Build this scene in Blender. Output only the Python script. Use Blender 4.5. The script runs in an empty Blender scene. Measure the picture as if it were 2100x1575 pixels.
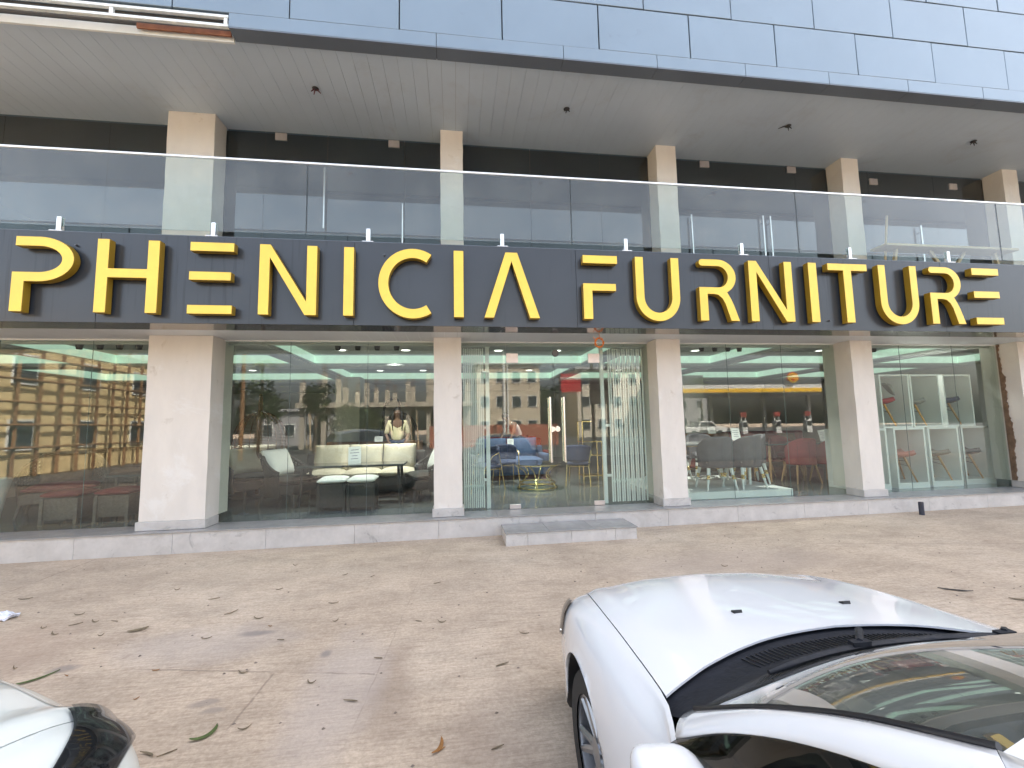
import bpy, bmesh, math, random
import numpy as np
from mathutils import Vector, Matrix
R = math.radians
random.seed(7)
sc = bpy.context.scene
COL = sc.collection

# ------------------------------------------------------------------ camera
cam = bpy.data.cameras.new('camera'); cam_o = bpy.data.objects.new('camera', cam); COL.objects.link(cam_o)
cam.sensor_width = 36.0; cam.lens = 877.7 / 2100 * 36.0; cam.clip_start = 0.05; cam.clip_end = 2000
_p, _y, _r = 0.092, 0.1319, -0.019
fw = Vector((math.sin(_y) * math.cos(_p), math.cos(_y) * math.cos(_p), math.sin(_p)))
rt = Vector((math.cos(_y), -math.sin(_y), 0)); up = rt.cross(fw)
rt2 = math.cos(_r) * rt + math.sin(_r) * up; up2 = -math.sin(_r) * rt + math.cos(_r) * up
M = Matrix.Identity(4)
for i in range(3):
    M[i][0] = rt2[i]; M[i][1] = up2[i]; M[i][2] = -fw[i]
M[2][3] = 1.6
cam_o.matrix_world = M
sc.camera = cam_o

# ------------------------------------------------------------------ sky, sun, exposure
SUN_EL, SUN_AZ = R(52), R(46)          # azimuth measured from +Y (behind the shop) towards +X
w = bpy.data.worlds.new('World'); sc.world = w; w.use_nodes = True
nt = w.node_tree; bg = nt.nodes['Background']
sky = nt.nodes.new('ShaderNodeTexSky'); sky.sky_type = 'NISHITA'; sky.sun_disc = False
sky.sun_elevation = SUN_EL; sky.sun_rotation = SUN_AZ
sky.air_density = 1.0; sky.dust_density = 6.0; sky.ozone_density = 1.0; sky.altitude = 100
hs = nt.nodes.new('ShaderNodeHueSaturation'); hs.inputs['Saturation'].default_value = .62          # hazy, milky sky
nt.links.new(sky.outputs[0], hs.inputs['Color']); wm_ = nt.nodes.new('ShaderNodeMix'); wm_.data_type = 'RGBA'; wm_.blend_type = 'MULTIPLY'; wm_.inputs[0].default_value = 1; wm_.inputs[7].default_value = (1.02, 1.0, .965, 1)     # warm dust in the air
nt.links.new(hs.outputs[0], wm_.inputs[6]); nt.links.new(wm_.outputs[2], bg.inputs[0]); bg.inputs[1].default_value = 0.11
sl = bpy.data.lights.new('sun', 'SUN'); sl.energy = 5.0; sl.angle = R(0.5); sl.color = (1.0, 0.93, 0.82)
so = bpy.data.objects.new('sun', sl); COL.objects.link(so); so.location = (20, 40, 40)
sd = Vector((math.sin(SUN_AZ) * math.cos(SUN_EL), math.cos(SUN_AZ) * math.cos(SUN_EL), math.sin(SUN_EL)))
so.rotation_euler = sd.to_track_quat('Z', 'Y').to_euler()
vs = sc.view_settings; vs.view_transform = 'Standard'; vs.look = 'None'; vs.gamma = 1
EXPO = 2.95
vs.exposure = EXPO
EV = 2 ** EXPO
sc.cycles.use_denoising = True
sc.cycles.max_bounces = 10; sc.cycles.transparent_max_bounces = 24; sc.cycles.glossy_bounces = 5
sc.cycles.sample_clamp_indirect = 6.0
sc.cycles.caustics_reflective = False; sc.cycles.caustics_refractive = False

# ------------------------------------------------------------------ helpers: materials
MATS = {}
def mat(name, col, rough=0.6, metal=0.0, var=0.10, scale=6.0, bump=0.0, bscale=40.0, coat=0.0, spec=0.5, stretch=None, emit=None, estr=0.0):
    if name in MATS: return MATS[name]
    m = bpy.data.materials.new(name); m.use_nodes = True; t = m.node_tree; b = t.nodes['Principled BSDF']
    b.inputs['Roughness'].default_value = rough; b.inputs['Metallic'].default_value = metal
    b.inputs['Coat Weight'].default_value = coat; b.inputs['Specular IOR Level'].default_value = spec
    b.inputs['Coat Roughness'].default_value = 0.03
    tc = t.nodes.new('ShaderNodeTexCoord'); mp = t.nodes.new('ShaderNodeMapping'); t.links.new(tc.outputs['Object'], mp.inputs[0])
    if stretch: mp.inputs['Scale'].default_value = stretch
    n = t.nodes.new('ShaderNodeTexNoise'); n.inputs['Scale'].default_value = scale; n.inputs['Detail'].default_value = 6; n.inputs['Roughness'].default_value = .62
    t.links.new(mp.outputs[0], n.inputs['Vector'])
    cr = t.nodes.new('ShaderNodeValToRGB'); cr.color_ramp.elements[0].position = .3; cr.color_ramp.elements[1].position = .7
    lo = [max(0, c * (1 - var)) for c in col]; hi = [min(1, c * (1 + var)) for c in col]
    cr.color_ramp.elements[0].color = (*lo, 1); cr.color_ramp.elements[1].color = (*hi, 1)
    t.links.new(n.outputs['Fac'], cr.inputs[0]); t.links.new(cr.outputs[0], b.inputs['Base Color'])
    if bump:
        n2 = t.nodes.new('ShaderNodeTexNoise'); n2.inputs['Scale'].default_value = bscale; n2.inputs['Detail'].default_value = 5
        t.links.new(mp.outputs[0], n2.inputs['Vector'])
        bp = t.nodes.new('ShaderNodeBump'); bp.inputs['Strength'].default_value = bump; bp.inputs['Distance'].default_value = .01
        t.links.new(n2.outputs['Fac'], bp.inputs['Height']); t.links.new(bp.outputs[0], b.inputs['Normal'])
    if emit: b.inputs['Emission Color'].default_value = (*emit, 1); b.inputs['Emission Strength'].default_value = estr
    MATS[name] = m
    return m

def glass(name, tint, k=1.0, ior=1.52, rough=0.0, film=0.0):
    """thin architectural glass: tinted see-through plus a Fresnel mirror on the outward faces, with a little dust film"""
    m = bpy.data.materials.new(name); m.use_nodes = True; t = m.node_tree
    for nd in list(t.nodes): t.nodes.remove(nd)
    out = t.nodes.new('ShaderNodeOutputMaterial'); mix = t.nodes.new('ShaderNodeMixShader')
    tr = t.nodes.new('ShaderNodeBsdfTransparent'); tr.inputs[0].default_value = (*tint, 1)
    gl = t.nodes.new('ShaderNodeBsdfGlossy'); gl.inputs['Roughness'].default_value = rough
    fr = t.nodes.new('ShaderNodeFresnel'); fr.inputs[0].default_value = ior
    ge = t.nodes.new('ShaderNodeNewGeometry')
    mu = t.nodes.new('ShaderNodeMath'); mu.operation = 'MULTIPLY'; mu.inputs[1].default_value = k; mu.use_clamp = True
    iv = t.nodes.new('ShaderNodeMath'); iv.operation = 'SUBTRACT'; iv.inputs[0].default_value = 1.0
    m2 = t.nodes.new('ShaderNodeMath'); m2.operation = 'MULTIPLY'
    t.links.new(fr.outputs[0], mu.inputs[0]); t.links.new(ge.outputs['Backfacing'], iv.inputs[1])
    t.links.new(mu.outputs[0], m2.inputs[0]); t.links.new(iv.outputs[0], m2.inputs[1])
    t.links.new(m2.outputs[0], mix.inputs[0]); t.links.new(tr.outputs[0], mix.inputs[1]); t.links.new(gl.outputs[0], mix.inputs[2])
    last = mix
    if film:
        df = t.nodes.new('ShaderNodeBsdfDiffuse'); df.inputs[0].default_value = (.55, .56, .53, 1)
        tc = t.nodes.new('ShaderNodeTexCoord'); n = t.nodes.new('ShaderNodeTexNoise'); n.inputs['Scale'].default_value = 1.7; n.inputs['Detail'].default_value = 8; n.inputs['Roughness'].default_value = .7
        t.links.new(tc.outputs['Object'], n.inputs['Vector'])
        r = t.nodes.new('ShaderNodeMapRange'); r.inputs[1].default_value = .42; r.inputs[2].default_value = .75; r.inputs[3].default_value = film * .35; r.inputs[4].default_value = film * 1.6
        t.links.new(n.outputs['Fac'], r.inputs[0])
        mx = t.nodes.new('ShaderNodeMixShader'); t.links.new(r.outputs[0], mx.inputs[0]); t.links.new(mix.outputs[0], mx.inputs[1]); t.links.new(df.outputs[0], mx.inputs[2])
        last = mx
    t.links.new(last.outputs[0], out.inputs[0]); MATS[name] = m
    return m

def emis(name, col, s):
    return mat(name, col, .6, emit=col, estr=s)

# ------------------------------------------------------------------ helpers: meshes
class MB:
    def __init__(self): self.v = []; self.f = []; self.mi = []; self.cur = 0
    def add(self, vs_, fs):
        o = len(self.v); self.v += [tuple(p) for p in vs_]; self.f += [tuple(i + o for i in f) for f in fs]; self.mi += [self.cur] * len(fs); return self
    def box(self, x0, x1, y0, y1, z0, z1, rot=None, piv=None):
        vs_ = [Vector((x, y, z)) for z in (z0, z1) for y in (y0, y1) for x in (x0, x1)]
        if rot is not None:
            pv = Vector(piv) if piv else Vector(((x0 + x1) / 2, (y0 + y1) / 2, (z0 + z1) / 2)); vs_ = [rot @ (p - pv) + pv for p in vs_]
        return self.add(vs_, [(0, 2, 3, 1), (4, 5, 7, 6), (0, 1, 5, 4), (2, 6, 7, 3), (0, 4, 6, 2), (1, 3, 7, 5)])
    def tube(self, pts, r, n=8, closed=False, cap=True):
        pts = [Vector(p) for p in pts]; rs = r if isinstance(r, (list, tuple)) else [r] * len(pts); m = len(pts); rings = []
        prev = None
        for i, p in enumerate(pts):
            a = pts[(i - 1) % m] if (closed or i > 0) else p; b = pts[(i + 1) % m] if (closed or i < m - 1) else p
            t = (b - a).normalized()
            if prev is None: nrm = t.orthogonal().normalized()
            else:
                nrm = prev - t * prev.dot(t)
                nrm = nrm.normalized() if nrm.length > 1e-6 else t.orthogonal().normalized()
            prev = nrm; bn = t.cross(nrm)
            rings.append([p + (nrm * math.cos(2 * math.pi * k / n) + bn * math.sin(2 * math.pi * k / n)) * rs[i] for k in range(n)])
        fs = []
        for i in range(m if closed else m - 1):
            j = (i + 1) % m
            for k in range(n): fs.append((i * n + k, i * n + (k + 1) % n, j * n + (k + 1) % n, j * n + k))
        if cap and not closed: fs.append(tuple(range(n - 1, -1, -1))); fs.append(tuple((m - 1) * n + k for k in range(n)))
        return self.add([p for q in rings for p in q], fs)
    def lathe(self, prof, c=(0, 0, 0), n=20, axis='z', cap=True):
        vs_ = []
        for r, h in prof:
            for k in range(n):
                a = 2 * math.pi * k / n; q = (r * math.cos(a), r * math.sin(a), h)
                if axis == 'y': q = (q[0], q[2], q[1])
                if axis == 'x': q = (q[2], q[0], q[1])
                vs_.append((q[0] + c[0], q[1] + c[1], q[2] + c[2]))
        fs = []
        for i in range(len(prof) - 1):
            for k in range(n):
                f = (i * n + k, i * n + (k + 1) % n, (i + 1) * n + (k + 1) % n, (i + 1) * n + k)
                fs.append(f if axis != 'y' else f[::-1])
        if cap: fs.append(tuple(range(n))); fs.append(tuple((len(prof) - 1) * n + k for k in range(n - 1, -1, -1)))
        return self.add(vs_, fs)
    def prism(self, poly, y0, y1):
        """outline in (x, z), front face at y0, back at y1"""
        n = len(poly); vs_ = [(x, y0, z) for x, z in poly] + [(x, y1, z) for x, z in poly]
        fs = [tuple(range(n)), tuple(range(2 * n - 1, n - 1, -1))]
        for i in range(n): j = (i + 1) % n; fs.append((i, i + n, j + n, j))
        return self.add(vs_, fs)
    def prismz(self, poly, z0, z1):
        n = len(poly); vs_ = [(x, y, z0) for x, y in poly] + [(x, y, z1) for x, y in poly]
        fs = [tuple(range(n - 1, -1, -1)), tuple(range(n, 2 * n))]
        for i in range(n): j = (i + 1) % n; fs.append((i, j, j + n, i + n))
        return self.add(vs_, fs)
    def grid(self, fn, nu, nv, skip=None):
        vs_ = [fn(i / nu, j / nv) for j in range(nv + 1) for i in range(nu + 1)]
        fs = [(j * (nu + 1) + i, j * (nu + 1) + i + 1, (j + 1) * (nu + 1) + i + 1, (j + 1) * (nu + 1) + i) for j in range(nv) for i in range(nu) if not (skip and skip(i, j))]
        return self.add(vs_, fs)
    def blob(self, c, r, n=12, m=8):
        rx, ry, rz = r if isinstance(r, tuple) else (r, r, r)
        return self.add([(c[0] + rx * math.sin(math.pi * j / m) * math.cos(2 * math.pi * i / n), c[1] + ry * math.sin(math.pi * j / m) * math.sin(2 * math.pi * i / n), c[2] + rz * math.cos(math.pi * j / m)) for j in range(m + 1) for i in range(n)],
                        [(j * n + i, (j + 1) * n + i, (j + 1) * n + (i + 1) % n, j * n + (i + 1) % n) for j in range(m) for i in range(n)])
    def build(self, name, m, parent=None, smooth=None, bevel=0, solid=0, world=True, fix=True, subd=0, bseg=2):
        """ONE mesh object; with world=True the vertices are world coordinates and are moved into the parent's frame"""
        me = bpy.data.meshes.new(name)
        v = self.v
        if parent is not None and world:
            l = root_loc(parent); v = [(a[0] - l[0], a[1] - l[1], a[2] - l[2]) for a in v]
        me.from_pydata([tuple(map(float, a)) for a in v], [], self.f)
        for mm in (m if isinstance(m, (list, tuple)) else [m]): me.materials.append(mm)
        if len(me.materials) > 1: me.polygons.foreach_set('material_index', self.mi)
        if fix:
            bm = bmesh.new(); bm.from_mesh(me); bmesh.ops.remove_doubles(bm, verts=bm.verts, dist=1e-6); bmesh.ops.recalc_face_normals(bm, faces=bm.faces); bm.to_mesh(me); bm.free()
        if smooth:
            me.polygons.foreach_set('use_smooth', [True] * len(me.polygons))
            if smooth < 179: me.set_sharp_from_angle(angle=R(smooth))
        me.update()
        o = bpy.data.objects.new(name, me); COL.objects.link(o)
        if parent is not None: o.parent = parent
        if solid: md = o.modifiers.new('s', 'SOLIDIFY'); md.thickness = solid; md.offset = 0
        if bevel: md = o.modifiers.new('b', 'BEVEL'); md.width = bevel; md.segments = bseg; md.limit_method = 'ANGLE'; md.angle_limit = R(40)
        if subd: md = o.modifiers.new('u', 'SUBSURF'); md.levels = subd; md.render_levels = subd
        return o

def root_loc(o):
    l = Vector((0, 0, 0))
    while o is not None: l += o.location; o = o.parent
    return l
def tag(o, label=None, cat=None, group=None, kind=None):
    if label: o['label'] = label
    if cat: o['category'] = cat
    if group: o['group'] = group
    if kind: o['kind'] = kind
    return o
def thing(name, label, cat, loc=(0, 0, 0), rotz=0, group=None):
    o = bpy.data.objects.new(name, None); COL.objects.link(o); o.location = loc; o.rotation_euler = (0, 0, rotz); o.empty_display_size = .1
    return tag(o, label, cat, group)
def kids(o): return [c for c in ALL() if c.parent == o]
def ALL(): return list(COL.objects)
def copy_tree(root, loc, rotz, label, group=None, scale=None):
    c = root.copy(); COL.objects.link(c); c.location = loc; c.rotation_euler = (0, 0, rotz); c['label'] = label
    if group: c['group'] = group
    if scale: c.scale = (scale, scale, scale)
    for ch in list(root.children):
        d = ch.copy(); COL.objects.link(d); d.parent = c
        for g in list(ch.children):
            e = g.copy(); COL.objects.link(e); e.parent = d
    return c
def recolor(root, part, m):
    for ch in root.children:
        if ch.name.split('.')[0] == part:
            ch.data = ch.data.copy(); ch.data.materials[0] = m
def hide_prototype(o): pass
def pchip(xs, ys):
    xs = np.array(xs, float); ys = np.array(ys, float); h = np.diff(xs); d = np.diff(ys) / h; m = np.zeros_like(xs)
    m[0] = d[0]; m[-1] = d[-1]
    for i in range(1, len(xs) - 1):
        if d[i - 1] * d[i] > 0: w1 = 2 * h[i] + h[i - 1]; w2 = h[i] + 2 * h[i - 1]; m[i] = (w1 + w2) / (w1 / d[i - 1] + w2 / d[i])
    def f(x):
        x = min(max(x, xs[0]), xs[-1]); i = min(max(int(np.searchsorted(xs, x)) - 1, 0), len(h) - 1); t = (x - xs[i]) / h[i]
        return float((1 + 2 * t) * (1 - t) ** 2 * ys[i] + t * (1 - t) ** 2 * h[i] * m[i] + t * t * (3 - 2 * t) * ys[i + 1] + t * t * (t - 1) * h[i] * m[i + 1])
    return f
def gz(x, y):
    """height of the sloping forecourt, levelling off at the street"""
    if y > 6.3: y = 6.3
    s = .04 - .032 * (6.15 - max(y, -6.5))
    return s + .0038 * max(-12, min(x, 16))

# ------------------------------------------------------------------ materials
def marks(m, col, scale, lo, hi, amt, st=(1, 1, 1)):
    """scattered scuffs and chips over a finished surface"""
    t = m.node_tree; b = t.nodes['Principled BSDF']; src = b.inputs['Base Color'].links[0].from_socket; tc = [n for n in t.nodes if n.type == 'TEX_COORD'][0]
    mp = t.nodes.new('ShaderNodeMapping'); mp.inputs['Scale'].default_value = st; t.links.new(tc.outputs['Object'], mp.inputs[0])
    n = t.nodes.new('ShaderNodeTexNoise'); n.inputs['Scale'].default_value = scale; n.inputs['Detail'].default_value = 7; n.inputs['Roughness'].default_value = .7; n.inputs['Distortion'].default_value = .6; t.links.new(mp.outputs[0], n.inputs['Vector'])
    r = t.nodes.new('ShaderNodeMapRange'); r.inputs[1].default_value = lo; r.inputs[2].default_value = hi; r.inputs[4].default_value = amt; t.links.new(n.outputs['Fac'], r.inputs[0])
    mx = t.nodes.new('ShaderNodeMix'); mx.data_type = 'RGBA'; t.links.new(r.outputs[0], mx.inputs[0]); t.links.new(src, mx.inputs[6]); mx.inputs[7].default_value = (*col, 1); t.links.new(mx.outputs[2], b.inputs['Base Color'])
    return m
def ground_mat():
    m = bpy.data.materials.new('screeded_concrete'); m.use_nodes = True; t = m.node_tree; b = t.nodes['Principled BSDF']; b.inputs['Roughness'].default_value = .9; b.inputs['Specular IOR Level'].default_value = .25
    N = t.nodes.new; K = t.links.new
    tc = N('ShaderNodeTexCoord')
    def noise(scale, det, st=(1, 1, 1), rot=0, rough=.6):
        mp = N('ShaderNodeMapping'); mp.inputs['Scale'].default_value = st; mp.inputs['Rotation'].default_value = (0, 0, rot); K(tc.outputs['Object'], mp.inputs[0])
        n = N('ShaderNodeTexNoise'); n.inputs['Scale'].default_value = scale; n.inputs['Detail'].default_value = det; n.inputs['Roughness'].default_value = rough; K(mp.outputs[0], n.inputs['Vector']); return n.outputs['Fac']
    def ramp(src, stops):
        c = N('ShaderNodeValToRGB'); e = c.color_ramp.elements
        while len(e) < len(stops): e.new(.5)
        for i, (p, q) in enumerate(stops): e[i].position = p; e[i].color = (*q, 1)
        K(src, c.inputs[0]); return c.outputs[0]
    def mix(a, bb, f, mode='MIX', fac=None):
        x = N('ShaderNodeMix'); x.data_type = 'RGBA'; x.blend_type = mode
        if fac is not None: x.inputs[0].default_value = fac
        else: K(f, x.inputs[0])
        K(a, x.inputs[6]); K(bb, x.inputs[7]); return x.outputs[2]
    base = ramp(noise(.55, 8, rough=.65), [(.30, (.455, .365, .28)), (.5, (.53, .432, .335)), (.72, (.60, .505, .405))])
    patch = ramp(noise(1.6, 6, (1, 1.8, 1), .2), [(.35, (.68, .67, .66)), (.6, (1.05, 1.04, 1.03))])
    c = mix(base, patch, None, 'MULTIPLY', .5)
    broom = ramp(noise(3.0, 5, (1.2, 16, 1), R(-14), .7), [(.3, (.80, .785, .77)), (.55, (1.03, 1.03, 1.03))])
    c = mix(c, broom, None, 'MULTIPLY', .75)
    grain = ramp(noise(9.0, 6, (1, 9, 1), R(-11), .75), [(.36, (.74, .71, .69)), (.5, (1.02, 1.02, 1.02)), (.7, (1.07, 1.07, 1.06))])
    c = mix(c, grain, None, 'MULTIPLY', .75)
    fine = ramp(noise(42, 5, rough=.7), [(.34, (.74, .72, .70)), (.65, (1.06, 1.06, 1.06))])
    c = mix(c, fine, None, 'MULTIPLY', .8)
    spots = ramp(noise(5.5, 3, (1, 1.6, 1), .4), [(.66, (1, 1, 1)), (.74, (.66, .63, .60))])
    c = mix(c, spots, None, 'MULTIPLY', .7)
    # a damp brown stain and a paler worn lane between the cars and the step
    sp = N('ShaderNodeSeparateXYZ'); K(tc.outputs['Object'], sp.inputs[0])
    def math_(op, a, bb=None):
        x = N('ShaderNodeMath'); x.operation = op
        for i, q in enumerate((a, bb)):
            if q is None: continue
            if isinstance(q, (int, float)): x.inputs[i].default_value = q
            else: K(q, x.inputs[i])
        return x.outputs[0]
    wob = noise(2.2, 5)
    X = math_('ADD', sp.outputs[0], math_('MULTIPLY', math_('SUBTRACT', wob, .5), .10)); Y = math_('ADD', sp.outputs[1], math_('MULTIPLY', math_('SUBTRACT', wob, .5), .12))
    def blobm(cx, cy, rx, ry):
        a = math_('DIVIDE', math_('SUBTRACT', X, cx), rx); d = math_('DIVIDE', math_('SUBTRACT', Y, cy), ry)
        q = math_('ADD', math_('MULTIPLY', a, a), math_('MULTIPLY', d, d)); mr = N('ShaderNodeMapRange'); mr.inputs[1].default_value = .15; mr.inputs[2].default_value = 1.0; mr.inputs[3].default_value = 1; mr.inputs[4].default_value = 0; K(math_('ADD', q, math_('MULTIPLY', math_('SUBTRACT', wob, .5), 1.6)), mr.inputs[0]); return mr.outputs[0]
    def rgb(q): x = N('ShaderNodeRGB'); x.outputs[0].default_value = (*q, 1); return x.outputs[0]
    for (cx, cy, rx, ry, q, s) in [(-.42, 2.95, .20, .65, (.24, .18, .14), .38), (-.75, 3.0, .32, .9, (.46, .40, .36), .45), (-1.9, 3.75, .7, .35, (.42, .37, .34), .4), (.25, 2.2, .35, .8, (.29, .22, .18), .28), (-3.6, 3.6, 1.0, .8, (.36, .26, .20), .4),
                               (-1.55, 3.0, .09, .04, (.28, .235, .2), .7), (-1.45, 2.92, .08, .03, (.28, .235, .2), .7), (-2.75, 3.55, .1, .06, (.23, .2, .18), .7), (-1.6, 3.85, .16, .06, (.24, .21, .19), .8), (-.95, 3.45, .05, .06, (.24, .21, .19), .8), (3.0, 4.6, 1.6, .5, (.38, .31, .26), .4)]:
        c = mix(c, rgb(q), math_('MULTIPLY', blobm(cx, cy, rx, ry), s))
    def line(coord, at, wdt, lo, other, a0, a1, strg):
        d = math_('ABSOLUTE', math_('SUBTRACT', coord, at)); mr = N('ShaderNodeMapRange'); mr.inputs[1].default_value = wdt * .35; mr.inputs[2].default_value = wdt; mr.inputs[3].default_value = strg; mr.inputs[4].default_value = 0; K(d, mr.inputs[0])
        return math_('MULTIPLY', math_('MULTIPLY', mr.outputs[0], math_('GREATER_THAN', other, a0)), math_('LESS_THAN', other, a1))
    Xs = math_('ADD', sp.outputs[0], math_('MULTIPLY', math_('SUBTRACT', noise(7, 4), .5), .035)); Ys = math_('ADD', sp.outputs[1], math_('MULTIPLY', math_('SUBTRACT', noise(6, 4), .5), .03))
    Yc = math_('ADD', Ys, math_('MULTIPLY', Xs, .195)); Xj = math_('SUBTRACT', Xs, math_('MULTIPLY', Ys, .088))
    lines = [(Yc, 3.035, .011, Xs, -2.3, -.55, .45), (Xj, -1.52, .010, Ys, 2.6, 3.3, .4), (Xj, -.81, .006, Ys, 1.0, 5.6, .2), (Xj, -4.97, .008, Ys, 4.2, 6.1, .6), (Yc, 5.9, .007, Xs, 4.5, 12, .5), (Xj, 4.2, .006, Ys, 0, 6, .3)]
    f = None
    for l in lines:
        q = line(*l[:3], None, *l[3:]); f = q if f is None else math_('MAXIMUM', f, q)
    f = math_('MULTIPLY', f, ramp(noise(5, 5), [(.38, (.15, .15, .15)), (.55, (1, 1, 1))]))
    c = mix(c, rgb((.13, .10, .08)), f)
    K(c, b.inputs['Base Color'])
    h = math_('ADD', math_('MULTIPLY', noise(3.0, 5, (1.2, 16, 1), R(-14), .7), .8), math_('ADD', math_('MULTIPLY', noise(70, 4), .35), math_('MULTIPLY', f, -1.2)))
    bp = N('ShaderNodeBump'); bp.inputs['Strength'].default_value = .7; bp.inputs['Distance'].default_value = .008; K(h, bp.inputs['Height']); K(bp.outputs[0], b.inputs['Normal'])
    return m
def streak_mat(name, col, streak, rough, metal=0.0, amount=.5, sx=9.0, coat=0.0):
    """panel with faint vertical rain streaks"""
    m = mat(name, col, rough, metal, .06, 1.3, coat=coat); t = m.node_tree; b = t.nodes['Principled BSDF']; cr = [n for n in t.nodes if n.type == 'VALTORGB'][0]
    tc = [n for n in t.nodes if n.type == 'TEX_COORD'][0]
    mp = t.nodes.new('ShaderNodeMapping'); mp.inputs['Scale'].default_value = (sx, 1, .35); t.links.new(tc.outputs['Object'], mp.inputs[0])
    n = t.nodes.new('ShaderNodeTexNoise'); n.inputs['Scale'].default_value = 2.4; n.inputs['Detail'].default_value = 3; t.links.new(mp.outputs[0], n.inputs['Vector'])
    n2 = t.nodes.new('ShaderNodeTexNoise'); n2.inputs['Scale'].default_value = .55; n2.inputs['Detail'].default_value = 2; t.links.new(tc.outputs['Object'], n2.inputs['Vector'])
    r1 = t.nodes.new('ShaderNodeMapRange'); r1.inputs[1].default_value = .56; r1.inputs[2].default_value = .66; t.links.new(n.outputs['Fac'], r1.inputs[0])
    r2 = t.nodes.new('ShaderNodeMapRange'); r2.inputs[1].default_value = .45; r2.inputs[2].default_value = .62; r2.inputs[4].default_value = amount; t.links.new(n2.outputs['Fac'], r2.inputs[0])
    mu = t.nodes.new('ShaderNodeMath'); mu.operation = 'MULTIPLY'; t.links.new(r1.outputs[0], mu.inputs[0]); t.links.new(r2.outputs[0], mu.inputs[1])
    mx = t.nodes.new('ShaderNodeMix'); mx.data_type = 'RGBA'; t.links.new(mu.outputs[0], mx.inputs[0]); t.links.new(cr.outputs[0], mx.inputs[6]); mx.inputs[7].default_value = (*streak, 1); t.links.new(mx.outputs[2], b.inputs['Base Color'])
    return m
def marble_mat(name, base, vein, rough):
    m = mat(name, base, rough, 0, .13, 5, .1, 60); t = m.node_tree; b = t.nodes['Principled BSDF']; cr = [n for n in t.nodes if n.type == 'VALTORGB'][0]; tc = [n for n in t.nodes if n.type == 'TEX_COORD'][0]
    n = t.nodes.new('ShaderNodeTexNoise'); n.inputs['Scale'].default_value = 3.6; n.inputs['Detail'].default_value = 9; n.inputs['Roughness'].default_value = .72; n.inputs['Distortion'].default_value = 1.4; t.links.new(tc.outputs['Object'], n.inputs['Vector'])
    r = t.nodes.new('ShaderNodeMapRange'); r.inputs[1].default_value = .58; r.inputs[2].default_value = .72; r.inputs[4].default_value = .75; t.links.new(n.outputs['Fac'], r.inputs[0])
    mx = t.nodes.new('ShaderNodeMix'); mx.data_type = 'RGBA'; t.links.new(r.outputs[0], mx.inputs[0]); t.links.new(cr.outputs[0], mx.inputs[6]); mx.inputs[7].default_value = (*vein, 1); t.links.new(mx.outputs[2], b.inputs['Base Color'])
    return m
def weave_mat(name, col, rough=.6, s=55):
    m = mat(name, col, rough, 0, .3, 30); t = m.node_tree; b = t.nodes['Principled BSDF']; tc = [n for n in t.nodes if n.type == 'TEX_COORD'][0]
    ck = t.nodes.new('ShaderNodeTexChecker'); ck.inputs['Scale'].default_value = s; t.links.new(tc.outputs['Object'], ck.inputs['Vector'])
    bp = t.nodes.new('ShaderNodeBump'); bp.inputs['Strength'].default_value = .8; bp.inputs['Distance'].default_value = .01; t.links.new(ck.outputs['Fac'], bp.inputs['Height']); t.links.new(bp.outputs[0], b.inputs['Normal'])
    return m
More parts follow.
